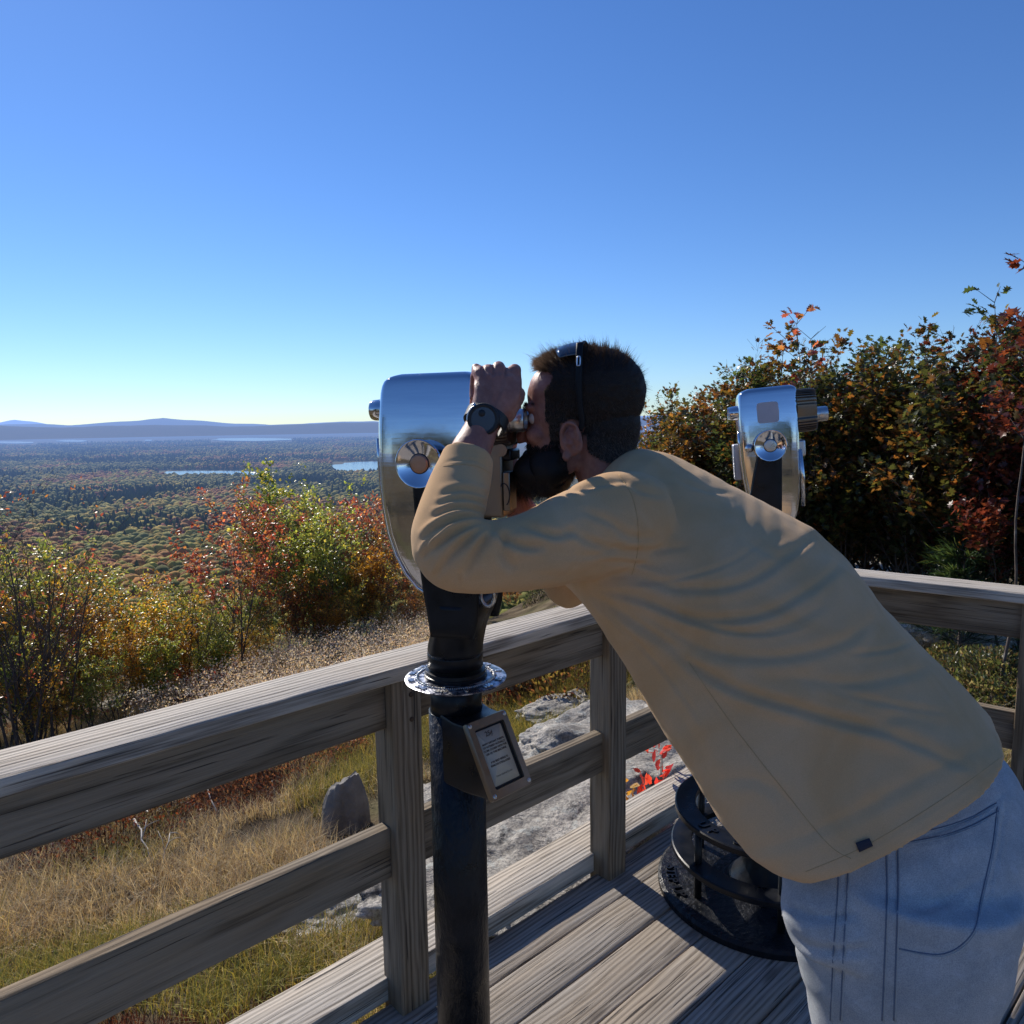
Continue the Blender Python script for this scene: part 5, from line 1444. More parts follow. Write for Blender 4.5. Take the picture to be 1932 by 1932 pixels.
def plant(name, seed, h, stems, spread, nleaf, lsize, pal, shape, depth=3, jitter=.05, weights=None, r0=.018, lean=(0, 0), topcol=None, minlv=1, droop=.3):
    g = np.random.default_rng(seed)
    segs, spots = grow(g, h, stems, spread, depth, lean, r0=r0)
    V, F = twig_mesh(segs); tm = mesh_np('trunk', V, F)
    cm = None
    if nleaf:
        S = np.array([s[0] for s in spots]); Dd = np.array([s[1] for s in spots]); lv = np.array([s[2] for s in spots])
        wgt = np.where(lv >= minlv, lv + .5, 0) ** 1.2; wgt = wgt / wgt.sum()
        # leaves gather in clusters and leave gaps
        ci = g.choice(len(S), max(30, nleaf // 9), p=wgt); pick = ci[g.integers(0, len(ci), nleaf)]
        P = S[pick] + g.normal(size=(nleaf, 3)) * jitter
        pal = np.array(pal); tone = fbm(P[:, 0] * 1.6 + seed, P[:, 2] * 1.6 + P[:, 1], seed, 3)
        u = np.clip((tone - .47) * 2.2 + .5 + (g.random(nleaf) - .5) * .75, 0, .999); 
        if topcol is not None: u = np.clip(u * .7 + .45 * (P[:, 2] / max(h, .1)) - .12, 0, .999)
        c = pal[(u * len(pal)).astype(int)] * (.65 + .7 * g.random((nleaf, 1)))
        lvV, lvF, lc = leaves(P, Dd[pick], lsize, c, shape, g, droop=droop)
        cm = mesh_np('crown', lvV, lvF); setcol(cm, lc)
    return tm, cm
G_ = dict(
    gold=[(.16, .085, .012), (.24, .14, .02), (.30, .19, .03), (.19, .16, .03), (.12, .14, .03)],
    lime=[(.10, .13, .03), (.16, .19, .04), (.13, .17, .04), (.22, .20, .045), (.07, .10, .025)],
    red=[(.13, .03, .022), (.20, .05, .035), (.26, .08, .045), (.24, .11, .04), (.15, .07, .04)],
    rust=[(.12, .05, .02), (.19, .085, .025), (.25, .12, .03), (.14, .10, .03), (.09, .035, .02)],
    oak=[(.045, .055, .02), (.07, .075, .022), (.11, .06, .02), (.17, .075, .022), (.12, .10, .025), (.05, .065, .02)],
    oakgreen=[(.04, .065, .025), (.055, .085, .03), (.09, .10, .03), (.035, .05, .02)],
    oakred=[(.07, .018, .016), (.12, .028, .02), (.16, .045, .022), (.09, .03, .018), (.05, .04, .018)],
    oakorange=[(.13, .055, .018), (.20, .09, .022), (.10, .07, .02), (.24, .12, .03), (.07, .06, .02)],
    pine=[(.02, .045, .02), (.03, .06, .025), (.05, .075, .025)],
    juniper=[(.10, .13, .05), (.15, .17, .07), (.07, .10, .04), (.22, .21, .13), (.16, .11, .06)])
for _k in list(G_):
    if _k not in ('juniper',): G_[_k] = [tuple(min(.75, c_ * (1.3 if _k.startswith('oak') or _k == 'pine' else 2.2)) for c_ in q_) for q_ in G_[_k]]
PROT = {}; PHT = {}
def proto(key, *a, **k):
    PROT[key] = plant(*((key,) + a), **k); tm_, cm_ = PROT[key]
    PHT[key] = float(np.percentile(getV(cm_ if cm_ is not None and len(cm_.vertices) > 3000 else tm_)[:, 2], 98.5))
proto('gold_a', 1, 2.5, 4, .35, 5200, .070, G_['gold'], OVAL)
proto('gold_b', 2, 2.2, 5, .40, 4800, .068, G_['gold'], OVAL)
proto('lime_a', 3, 2.5, 4, .35, 5200, .072, G_['lime'], MAPLE)
proto('lime_b', 4, 2.2, 4, .40, 4600, .068, G_['lime'], OVAL)
proto('red_a', 5, 3.0, 3, .28, 2300, .066, G_['red'], MAPLE)
proto('red_b', 6, 2.6, 3, .32, 2100, .062, G_['red'], OVAL)
proto('rust_a', 7, 2.7, 4, .30, 3000, .064, G_['rust'], MAPLE)
proto('bare_a', 8, 2.6, 4, .20, 240, .055, G_['red'], OVAL, r0=.020, depth=2)
proto('bare_b', 9, 2.3, 3, .18, 60, .055, G_['rust'], OVAL, r0=.018, depth=2)
proto('oak_a', 11, 3.0, 5, .36, 9000, .098, G_['oak'], OAK, jitter=.07)
proto('oak_b', 12, 2.8, 5, .40, 9000, .095, G_['oakorange'], OAK, jitter=.07)
proto('oak_c', 13, 3.1, 5, .34, 9000, .095, G_['oakgreen'], OAK, jitter=.07)
proto('oak_d', 14, 3.2, 5, .36, 9000, .092, G_['oakred'], OAK, jitter=.07)
proto('under_a', 15, 1.3, 7, .55, 2600, .075, G_['oak'], OVAL, jitter=.06)
proto('twiggy', 16, 1.0, 9, .7, 500, .03, G_['rust'], OVAL, jitter=.04)
def put_plant(key, name, x, y, s, rot, label, cat, group, z=None, sz=1.0):
    zz = gz(x, y) - .04 if z is None else z
    r_ = empty(name, (x, y, zz), label, cat, group); r_.rotation_euler = (0, 0, rot); r_.scale = (s, s, s * sz)
    tm, cm = PROT[key]
    t = link('trunk', tm, None, r_, world=False)
    if not tm.materials: tm.materials.append(BARK)
    if cm is not None:
        c = link('crown', cm, None, r_, world=False)
        if not cm.materials: cm.materials.append(LEAF)
    return r_
def ground_at(px, dist, z=None):
    d = ray(px, 966); d = d[:2] / np.linalg.norm(d[:2]); return d * dist
WHERE = {'gold': 'golden yellow sapling thicket', 'lime': 'yellow-green leafy sapling', 'red': 'crimson-leaved young maple', 'rust': 'rusty orange leafy sapling', 'bare': 'almost bare dark-stemmed sapling'}
side_word = lambda px: 'at the far left edge' if px < 60 else 'left of centre-left' 
def pos_phrase(px):
    if px < -40: return 'just outside the left edge of the view'
    if px < 80: return 'at the far left edge of the bank'
    if px < 220: return 'above the left end of the long railing'
    if px < 380: return 'above the dry weeds left of the red maple'
    if px < 560: return 'in the middle of the left bank'
    if px < 720: return 'close to the left of the near viewer'
    if px < 900: return 'right behind the near viewer\'s post'
    return 'in the gap under the man\'s arm'
LEFT = [  # px, distance, top py, proto
 (-170, 8.2, 1040, 'lime_a'), (-90, 7.6, 1080, 'gold_b'), (-20, 8.6, 1050, 'gold_a'), (40, 7.7, 1085, 'gold_b'), (100, 8.8, 1062, 'lime_b'), (150, 8.0, 1090, 'gold_a'), (205, 9.0, 1075, 'lime_a'), (255, 8.2, 1100, 'gold_b'),
 (300, 9.4, 1112, 'lime_b'), (350, 9.0, 1120, 'lime_a'), (395, 10.0, 1128, 'lime_a'), (350, 8.2, 1190, 'lime_b'), (440, 10.4, 1120, 'lime_b'),
 (-10, 6.3, 925, 'bare_a'), (62, 6.5, 950, 'bare_a'), (30, 6.6, 905, 'bare_b'), (-40, 7.6, 1040, 'lime_b'), (20, 6.9, 1190, 'lime_b'), (110, 7.1, 1180, 'gold_a'), (190, 7.4, 1190, 'gold_b'), (265, 7.6, 1185, 'lime_a'), (320, 7.9, 1170, 'gold_a'), (400, 8.4, 1160, 'lime_a'), (455, 8.6, 1170, 'gold_b'), (60, 6.6, 1230, 'gold_b'), (150, 6.8, 1240, 'lime_b'), (640, 9.3, 1130, 'gold_a'), (720, 9.6, 1140, 'gold_b'), (345, 8.2, 1030, 'bare_b'),
 (425, 8.4, 960, 'bare_b'), (462, 9.8, 925, 'red_a'), (505, 10.6, 935, 'red_b'), (545, 11.5, 895, 'lime_a'), (570, 10.2, 1010, 'lime_b'), (612, 9.9, 1040, 'lime_a'), (575, 10.8, 960, 'red_b'), (605, 10.0, 960, 'lime_b'), (590, 12, 915, 'lime_b'), (640, 11.2, 985, 'lime_b'), (520, 9.6, 1060, 'rust_a'),
 (455, 9.3, 1110, 'lime_b'), (660, 10.4, 1020, 'gold_a'), (690, 11.4, 925, 'red_b'), (715, 12.0, 915, 'red_a'), (700, 10.2, 1050, 'gold_b'), (745, 10.6, 1050, 'rust_a'), (770, 9.6, 1110, 'rust_a'), (800, 10.8, 1090, 'gold_b'), (620, 9.6, 1090, 'gold_b'), (565, 9.5, 1100, 'rust_a'),
 (860, 11, 1075, 'rust_a'), (905, 11.4, 1085, 'red_b'), (960, 12.2, 1088, 'rust_a'), (1010, 12.5, 1080, 'gold_b'), (1065, 13, 1075, 'rust_a')]
cnt = {}
for i, (px, dist, top, key) in enumerate(LEFT):
    dist *= 1.14
    x, y = ground_at(px, dist); z0 = gz(x, y) - .04
    P = C0 + ray(px, top) * 1.0; dd = ray(px, top); tt = dist / math.hypot(dd[0], dd[1]); ztop = EYE + dd[2] * tt
    base_h = PHT[key]
    s = (ztop - z0) / base_h
    kd = key.split('_')[0]; ph = pos_phrase(px); tall = 'tall' if ztop - z0 > 2.9 else ('low' if ztop - z0 < 2.1 else 'mid-height')
    k = (kd, ph, tall); cnt[k] = cnt.get(k, 0) + 1
    extra = '' if cnt[k] == 1 else [' (second there)', ' (third there)', ' (fourth there)'][min(cnt[k] - 2, 2)]
    put_plant(key, 'sapling_tree', x, y, s, rng.random() * 6.28, f'{tall} {WHERE[kd]} {ph}{extra}', 'sapling', 'autumn saplings on the left bank', z=z0)
RIGHT = [ # px, distance, top py, proto, words
 (1208, 11.5, 800, 'oak_b', 'low orange oak bush just behind the man\'s neck'), (1250, 11.0, 792, 'oak_b', 'low golden orange bush above the man\'s shoulder'), (1290, 10.5, 772, 'oak_a', 'mixed green and orange oak left of the far viewer'),
 (1322, 9.8, 745, 'oak_c', 'pale green oak bush left of the far viewer'), (1352, 9.0, 755, 'oak_b', 'orange oak bush touching the far viewer\'s left side'), (1392, 8.6, 700, 'oak_b', 'orange-topped oak directly behind the far viewer'),
 (1452, 8.8, 700, 'oak_a', 'brown and green oak behind the far viewer\'s head'), (1500, 8.2, 705, 'oak_c', 'green oak just right of the far viewer'), (1560, 8.4, 665, 'oak_c', 'dark green oak between the far viewer and the tall red oak'),
 (1622, 8.0, 672, 'oak_a', 'mottled oak bush left of the tallest crimson-tipped oak'), (1690, 8.0, 612, 'oak_d', 'tall oak with crimson top in the middle of the right thicket'), (1745, 7.6, 622, 'oak_a', 'brown-green oak with pointed top in the right thicket'),
 (1800, 7.8, 608, 'oak_c', 'green oak rising second from the right edge'), (1860, 7.2, 620, 'oak_a', 'mottled oak bush beside the right edge'), (1925, 6.8, 590, 'oak_d', 'deep red oak cut by the right edge'), (1990, 7.0, 560, 'oak_d', 'deep red oak just past the right edge'),
 (1600, 9.4, 700, 'oak_d', 'red-brown oak deep inside the right thicket'), (1780, 9.2, 660, 'oak_a', 'brown oak deep behind the orange one'), (1440, 10.2, 730, 'oak_d', 'red-brown oak glimpsed behind the far viewer\'s top')]
BH = {'oak_a': 3.0, 'oak_b': 2.8, 'oak_c': 3.1, 'oak_d': 3.2, 'under_a': 1.3}
for i, (px, dist, top, key, lab) in enumerate(RIGHT):
    top += 55 * float(sstep(1500, 1750, px)) - 4
    x, y = ground_at(px, dist); z0 = gz(x, y) - .04; dd = ray(px, top); ztop = EYE + dd[2] * dist / math.hypot(dd[0], dd[1])
    put_plant(key, 'oak_tree', x, y, (ztop - z0) / PHT[key], rng.random() * 6.28, lab, 'oak', 'oak trees of the right thicket', z=z0)
UND = [(a_, b_ + (1.5 if a_ > 1500 else 0), c_) for a_, b_, c_ in [(1235, 10.2, 850), (1330, 8.6, 840), (1420, 8.0, 850), (1530, 7.6, 860), (1600, 7.3, 900), (1680, 7.2, 880), (1760, 6.9, 890), (1840, 6.7, 860), (1915, 6.3, 850)]]
for i, (px, dist, top) in enumerate(UND):
    x, y = ground_at(px, dist); z0 = gz(x, y) - .04; dd = ray(px, top); ztop = EYE + dd[2] * dist / math.hypot(dd[0], dd[1])
    lab = ['shaded undergrowth shrub behind the man\'s neck', 'shaded shrub left of the far viewer\'s column', 'shaded shrub behind the far viewer\'s column', 'dark shrub at the foot of the green oak', 'dark shrub above the right railing\'s hidden end', 'dark shrub under the crimson-topped oak', 'dark shrub behind the right railing\'s middle', 'dark shrub behind the right railing near the edge', 'dark shrub at the right edge above the post'][i]
    put_plant('under_a', 'shrub', x, y, (ztop - z0) / PHT['under_a'], rng.random() * 6.28, lab, 'shrub', 'shaded undergrowth of the right thicket', z=z0)
# two thin tall shoots standing above the thicket
def shoot(px, dist, top, base_py, seed, pal, label, nl, twist=.10):
    g = np.random.default_rng(seed); x, y = ground_at(px, dist); z0 = gz(x, y); dd = ray(px, top); ztop = EYE + dd[2] * dist / math.hypot(dd[0], dd[1])
    n = 16; segs = []; q = np.array([0, 0, 0.]); H_ = ztop - z0; spots = []
    for i in range(n):
        q2 = np.array([twist * math.sin(i * .9 + seed) * .3, twist * math.cos(i * .7 + seed) * .3, H_ * (i + 1) / n]); segs.append((q, q2, .010 * (1 - i / n) + .002, .010 * (1 - (i + 1) / n) + .002, 0))
        if i > n * .55:
            for _ in range(3):
                a = g.random() * 6.28; d = np.array([math.cos(a), math.sin(a), .9]); d /= np.linalg.norm(d); e = q2 + d * (.10 + .12 * g.random()); segs.append((q2, e, .003, .0018, 1)); spots.append((e, d)); spots.append((q2 + (e - q2) * .6, d))
        q = q2
    r_ = empty('sapling_tree', (x, y, z0), label, 'sapling', 'thin shoots above the right thicket')
    V, F = twig_mesh(segs); link('trunk', mesh_np('trunk', V, F), BARK, r_, world=False)
    if nl:
        S = np.array([s[0] for s in spots]); D_ = np.array([s[1] for s in spots]); pk = g.integers(0, len(S), nl); P = S[pk] + g.normal(size=(nl, 3)) * .02
        c = np.array(pal)[g.integers(0, len(pal), nl)]; V, F, cc = leaves(P, D_[pk], .085, c, OAK, g); cm = mesh_np('crown', V, F); setcol(cm, cc); link('crown', cm, LEAF, r_, world=False)
shoot(1497, 7.8, 612, 0, 3, G_['red'], 'thin tall shoot with red leaves sticking up right of the far viewer', 90)
shoot(1472, 8.0, 640, 0, 5, G_['oakorange'], 'thin leafy orange shoot above the far viewer', 120)
shoot(1518, 8.3, 640, 0, 8, G_['oak'], 'bare forked twig beside the red-leaved shoot', 0)
shoot(1858, 7.2, 572, 0, 9, G_['oakgreen'], 'green-leaved shoot poking from the right thicket', 110)
shoot(1921, 5.8, 520, 0, 12, G_['oakred'], 'red-leaved shoot reaching highest at the right edge', 170)
# soft pine seedling in the thicket
def pine(px, dist, top, label, seed=1):
    g = np.random.default_rng(seed); x, y = ground_at(px, dist); z0 = gz(x, y); dd = ray(px, top); H_ = EYE + dd[2] * dist / math.hypot(dd[0], dd[1]) - z0
    segs = [(np.array([0, 0, 0.]), np.array([0, 0, H_]), .018, .004, 0)]; P = []; D_ = []
    for i in range(70):
        z = H_ * (.12 + .86 * g.random()); a = g.random() * 6.28; ln = (H_ - z) * .42 + .10; d = np.array([math.cos(a), math.sin(a), .35]); d /= np.linalg.norm(d)
        A = np.array([0, 0, z]); B = A + d * ln; segs.append((A, B, .005, .002, 1))
        for t in g.random(60) ** .7: P.append(A + (B - A) * t); D_.append(d)
    P = np.array(P); D_ = np.array(D_); n = len(P)
    needle = np.array([(0, 0), (.035, .5), (0, 1.0), (-.035, .5)])
    V, F, cc = leaves(P, D_, .11, np.array(G_['pine'])[g.integers(0, 3, n)] * (.7 + .8 * g.random((n, 1))), needle, g, droop=.0)
    r_ = empty('pine_tree', (x, y, z0), label, 'pine'); v2, f2 = twig_mesh(segs); link('trunk', mesh_np('trunk', v2, f2), BARK, r_, world=False); cm = mesh_np('crown', V, F); setcol(cm, cc); link('crown', cm, LEAF, r_, world=False)
pine(1850, 6.9, 925, 'soft dark green young pine in front of the right thicket', 2)
pine(1826, 6.6, 1035, 'small blue-green pine seedling just above the right railing', 4)

# ------------------------------------------------------------------ rocks
def mat_rock():
    m, nt, p, out = newmat('lichened_granite'); geo = nt.nodes.new('ShaderNodeNewGeometry'); v = geo.outputs['Position']
    a = noise_(nt, v, 3.5, 7, .65, .4); b_ = noise_(nt, v, 60, 5, .7); l = noise_(nt, v, 14, 5, .6)
    c = ramp(nt, a, [(.33, (.22, .195, .165)), (.5, (.47, .43, .36)), (.66, (.64, .585, .50))])
    c = mix(nt, ramp(nt, l, [(.56, 0), (.62, .75)]), c, (.48, .49, .44))
    c = mix(nt, ramp(nt, noise_(nt, v, 9, 6, .7), [(.36, .9), (.43, 0)]), c, (.035, .035, .035))
    c = mix(nt, ramp(nt, b_, [(.42, .55), (.55, 0)]), c, (.09, .085, .08))
    nt.links.new(c, p.inputs['Base Color']); p.inputs['Roughness'].default_value = .92
    vo = nt.nodes.new('ShaderNodeTexVoronoi'); vo.feature = 'DISTANCE_TO_EDGE'; vo.inputs['Scale'].default_value = 3.2
    nt.links.new(v, vo.inputs['Vector'])
    h = math_(nt, 'ADD', math_(nt, 'MULTIPLY', a, 1.2), math_(nt, 'ADD', math_(nt, 'MULTIPLY', b_, .30), math_(nt, 'MULTIPLY', ramp(nt, vo.outputs['Distance'], [(0, 0), (.05, .25)]), .5)))
    bump(nt, h, p, 1.0, .035); return m
ROCK = mat_rock()
def rock(x, y, rx, ry, rz, rot, seed, label, zoff=0.0, tilt=(0, 0), name='rock', cat='rock', mat_=None, sub=6, terr=.55, group='grey rock outcrops round the deck'):
    bm = bmesh.new(); bmesh.ops.create_icosphere(bm, subdivisions=sub, radius=1)
    Mr = Matrix.Rotation(tilt[0], 3, 'X') @ Matrix.Rotation(tilt[1], 3, 'Y') @ Matrix.Rotation(rot, 3, 'Z')
    for v in bm.verts:
        d = v.co.normalized(); n1 = mnoise.noise(d * 1.6 + Vector((seed, 0, 0))); n2 = mnoise.noise(d * 4.3 + Vector((0, seed, 0))); n3 = mnoise.noise(d * 11 + Vector((0, 0, seed)))
        k = 1 + .32 * n1 + .13 * n2 + .05 * n3
        # ledges
        q = math.floor((d.z + n1 * .35) * 5) / 5; k *= 1 - terr * .12 * abs((d.z + n1 * .35) * 5 % 1 - .5)
        p = Vector((math.copysign(abs(d.x) ** .8, d.x) * rx * k, math.copysign(abs(d.y) ** .8, d.y) * ry * k, math.copysign(abs(d.z) ** .75, d.z) * rz * k)); v.co = Mr @ p
    me = bpy.data.meshes.new(name); bm.to_mesh(me); bm.free(); me.polygons.foreach_set('use_smooth', np.full(len(me.polygons), True))
    o = link(name, me, mat_ or ROCK); o.location = (x, y, gz(x, y) + zoff); tag(o, label, cat, group); ROCKS.append((x, y, rx, ry, rot)); return o
ROCKS = []
ANG = math.atan2(RD[1], RD[0])
def gpt(px, py, z=None):
    """point where the sight line meets the hilltop ground"""
    d = ray(px, py); t0_ = .3
    for k in range(400):
        p = C0 + d * t0_
        if p[2] < gz(p[0], p[1]): break
        t0_ *= 1.012
    return p
def rockat(px, py, rx, ry, rz, rot, seed, label, zoff, **k):
    p = gpt(px, py); return rock(p[0], p[1], rx, ry, rz, rot, seed, label, zoff, **k)
rockat(1085, 1640, .95, .40, .22, ANG, 3, 'long lichened slab right against the deck edge below the near viewer', .02)
rockat(1235, 1500, .62, .34, .24, ANG + .2, 8, 'light grey slab behind the second post, touched by the red leaves', .0)
rockat(1120, 1420, .60, .34, .20, ANG - .1, 12, 'flat grey slab seen between the near viewer\'s placard and the second post', .0)
rockat(1060, 1345, .36, .20, .10, ANG, 17, 'low pale rock in the yellow grass left of the second post', .0)
rockat(985, 1278, .10, .08, .05, 0, 21, 'small round stone in the yellow grass by the near column', .01)
rockat(1240, 1420, .42, .30, .22, ANG, 27, 'dark rough rock behind the lower board next to the man\'s shirt', .0)
rockat(812, 1530, .22, .16, .10, ANG, 29, 'pale stone glimpsed between the first post and the near column', .0)
rockat(1745, 1195, .75, .40, .16, -.5, 31, 'streaked pale bedrock seen under the right railing beside the man\'s back', .10)
rockat(1850, 1215, .6, .35, .16, -.4, 36, 'pale bedrock under the right railing near the edge post', .10)
rockat(1640, 1100, .9, .5, .2, -.3, 39, 'sunlit bedrock at the foot of the right thicket', .0)
rockat(270, 1325, .60, .22, .13, ANG + .1, 41, 'dark low ledge in the dry weeds above the left part of the long railing', .0)
rockat(690, 1700, .5, .3, .12, ANG, 44, 'half-buried flat rock below the first post', -.03)
# grey weathered stump
def stump():
    p = gpt(652, 1560); rings = []; n = 40
    H_ = .30; p = p - np.array([0, 0, .03])
    for k in range(14):
        t = k / 13; ring = []
        for i in range(n):
            a = 2 * PI * i / n; r_ = (.122 - .035 * max(0, t - .6) ** 2 * 6) * (1 + .15 * mnoise.noise(Vector((math.cos(a) * 2, math.sin(a) * 2, t))) + .10 * mnoise.noise(Vector((math.cos(a) * 9, math.sin(a) * 9, t * .6)))) * (1.12 - .18 * t + (.15 if t < .1 else 0))
            ring.append(p + np.array([math.cos(a) * r_, math.sin(a) * r_ * .85, -.14 + (H_ + .14 + .05 * math.cos(a + .4) * t) * t + (.022 * mnoise.noise(Vector((math.cos(a) * 3, math.sin(a) * 5, 2))) if t > .9 else 0)]))
        rings.append(ring)
    top = rings[-1]; c = np.mean(top, 0)
    for f in (.93, .7, .4, .15): rings.append([c + (q - c) * f + np.array([0, 0, .006 + .012 * mnoise.noise(Vector(((q - c) * 30 * f).tolist()))]) for q in top])
    mb = MB(); mb.loft(rings); o = mb.build('tree_stump', mat_simple('rotten_stump_wood', (.19, .175, .155), .95, var=.6, bump_s=1.0, bump_scale=35, bump_d=.012), None, auto=50); tag(o, 'short dark weathered stump left of the first railing post', 'stump')
stump()

# ------------------------------------------------------------------ grass and ground cover
GRASSM = mat_leaf('dry_grass', trans=.30, rough=.6, spec=.25)
def rockmask(x, y, pad=.8):
    m = np.zeros(len(x), bool)
    for (rx0, ry0, a, b2, rot) in ROCKS:
        dx = x - rx0; dy = y - ry0; u = dx * math.cos(rot) + dy * math.sin(rot); v = -dx * math.sin(rot) + dy * math.cos(rot)
        m |= (u / (a * pad)) ** 2 + (v / (b2 * pad)) ** 2 < 1
    return m
def blades(x, y, h, wd, cols, g, lean=.5, nseg=2):
    n = len(x); z = gh(x, y) - .01
    P = np.stack([x, y, z], 1); a = g.random(n) * 2 * PI; D_ = np.stack([np.cos(a), np.sin(a), np.zeros(n)], 1); S = np.stack([-np.sin(a + .6), np.cos(a + .6), np.zeros(n)], 1)
    ln = lean * (.3 + g.random(n)); V = []
    for k in range(nseg + 1):
        t = k / nseg; c = P + np.array([0, 0, 1.]) * (h * t * (1 - .35 * ln * t))[:, None] + D_ * (h * ln * t * t)[:, None]; w_ = (wd * (1 - .9 * t))[:, None]
        V.append(c - S * w_); V.append(c + S * w_)
    V = np.stack(V, 1).reshape(-1, 3); k = 2 * (nseg + 1); b0 = (np.arange(n) * k)[:, None]
    F = np.concatenate([b0 + np.array([2 * q, 2 * q + 1, 2 * q + 3, 2 * q + 2]) for q in range(nseg)], 0)
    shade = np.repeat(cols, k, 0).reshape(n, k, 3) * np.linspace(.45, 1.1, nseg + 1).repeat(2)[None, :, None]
    return V, F, shade.reshape(-1, 3)
def region(n, sa, sb, oa, ob, g, power=1.6, clump=6, cr_=.10):
    """tuft centres along the left railing (s) and outwards (o), denser near the deck"""
    m = n // clump; s = sa + (sb - sa) * g.random(m); o = oa + (ob - oa) * g.random(m) ** power
    x = RA[0] + RD[0] * s + RN[0] * o; y = RA[1] + RD[1] * s + RN[1] * o
    x = np.repeat(x, clump) + g.normal(size=m * clump) * cr_; y = np.repeat(y, clump) + g.normal(size=m * clump) * cr_
    sl = (x - RA[0]) * RN[0] + (y - RA[1]) * RN[1]; sr = (x - _q1[0]) * QN[0] + (y - _q1[1]) * QN[1]
    ok = ((sl > .26) | (sr > .26)) & ~rockmask(x, y, .85)
    return x[ok], y[ok]
g = np.random.default_rng(5)
TAN = np.array([(.34, .27, .16), (.42, .34, .21), (.28, .20, .12), (.50, .43, .30)]); YEL = np.array([(.30, .25, .06), (.20, .20, .05), (.36, .29, .09), (.13, .15, .04)]); TAN = TAN * 1.65; YEL = YEL * 1.6; RED = np.array([(.10, .03, .02), (.16, .05, .03), (.09, .05, .035), (.20, .08, .03)])
x, y = region(270000, -1.5, 6.5, .25, 8.5, g, 1.5, 9, .07)
pt = fbm(x * .9, y * .9, 77, 3); hh = .06 + .20 * fbm(x * 1.7, y * 1.7, 13, 2) + .05 * g.random(len(x))
yel = (pt + .15 * (g.random(len(x)) - .5)) > .50
pp_ = proj(np.stack([x, y, gh(x, y)], 1)); yel |= (pp_[:, 0] > 930) & (pp_[:, 0] < 1120) & (pp_[:, 1] > 1220) & (pp_[:, 1] < 1440)
c = np.where(yel[:, None], YEL[g.integers(0, 4, len(x))], TAN[g.integers(0, 4, len(x))]) * (.6 + .7 * g.random((len(x), 1)))
dk = fbm(x * 1.1 + 3, y * 1.1, 44, 3) > .56; c = np.where(dk[:, None], RED[g.integers(0, 4, len(x))] * 1.3, c); hh = np.where(dk, hh * .6, hh)
bare = (fbm(x * 1.3 + 9, y * 1.3, 91, 3) < .31); k = ~bare
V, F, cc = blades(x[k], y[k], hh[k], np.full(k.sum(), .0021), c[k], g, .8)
me = mesh_np('grass', V, F); setcol(me, cc); o = link('grass', me, GRASSM); tag(o, 'tan and yellow-green grass tufts on the slope beyond the long railing', 'grass', kind='stuff')
# right-hand grass and low juniper
m_ = 60000; s = -.8 + 4.2 * g.random(m_); o_ = .25 + 6.5 * g.random(m_) ** 1.4
x = _q1[0] + QD[0] * s + QN[0] * o_; y = _q1[1] + QD[1] * s + QN[1] * o_; ok = ~rockmask(x, y, 1.0) & (fbm(x * 1.4, y * 1.4, 3, 3) > .40); x, y = x[ok], y[ok]
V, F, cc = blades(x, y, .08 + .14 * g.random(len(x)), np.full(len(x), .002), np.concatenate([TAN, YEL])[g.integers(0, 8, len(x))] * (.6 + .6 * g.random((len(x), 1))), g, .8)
me = mesh_np('grass', V, F); setcol(me, cc); o = link('grass', me, GRASSM); tag(o, 'sparse dry grass on the bedrock beyond the right railing', 'grass', kind='stuff')
# ground-cover bushes made of many short leafy sprays: one each
def mound(px, py, rx, ry, h, n, size, pal, seed, name, label, cat, shape=OVAL, group=None, p=None, zb=0.0):
    g = np.random.default_rng(seed); c0 = gpt(px, py) if p is None else p
    a = g.random(n) * 2 * PI; r_ = np.sqrt(g.random(n)); x = c0[0] + rx * r_ * np.cos(a) * math.cos(ANG) - ry * r_ * np.sin(a) * math.sin(ANG); y = c0[1] + rx * r_ * np.cos(a) * math.sin(ANG) + ry * r_ * np.sin(a) * math.cos(ANG)
    top = h * (1 - r_ ** 2) ** .6 * (.55 + .9 * fbm(x * 5, y * 5, seed, 3)); z = gh(x, y) + zb + top * (1 - .75 * g.random(n) ** 2)
    P = np.stack([x, y, z], 1); D_ = np.stack([np.cos(a) * .5, np.sin(a) * .5, np.full(n, .9)], 1)
    cc = np.array(pal)[g.integers(0, len(pal), n)] * (.5 + .9 * g.random((n, 1)))
    V, F, c2 = leaves(P, D_, size, cc, shape, g, droop=0)
    r0_ = empty(name, (c0[0], c0[1], gz(c0[0], c0[1])), label, cat, group)
    me = mesh_np('foliage', V, F); setcol(me, c2); link('foliage', me, LEAF, r0_)
    k = min(n // 12, 320); sg_ = []
    for i in g.choice(n, k, replace=False):
        b0 = np.array([x[i] * .8 + c0[0] * .2, y[i] * .8 + c0[1] * .2, float(gh(np.array([x[i]]), np.array([y[i]]))[0]) - .02]); sg_.append((b0, P[i], .0028, .0014, 0))
    V, F = twig_mesh(sg_, .0012); link('stems', mesh_np('stems', V, F), BARK, r0_)
    return r0_
mound(1885, 1310, .62, .42, .26, 9000, .030, G_['juniper'], 3, 'juniper_bush', 'spreading yellow-green juniper beside the right edge post', 'juniper')
mound(1810, 1262, .36, .28, .18, 3500, .028, G_['juniper'], 4, 'juniper_bush', 'low juniper on the bedrock next to the man\'s lower back', 'juniper')
mound(1925, 1235, .30, .25, .16, 2500, .028, G_['juniper'], 5, 'juniper_bush', 'low juniper just under the right railing near the edge', 'juniper')
mound(210, 1590, .55, .40, .16, 3800, .022, [(.08, .025, .018), (.13, .04, .022), (.06, .035, .02)], 6, 'blueberry_bush', 'dark red-brown low bush under the left end of the railing', 'low bush')
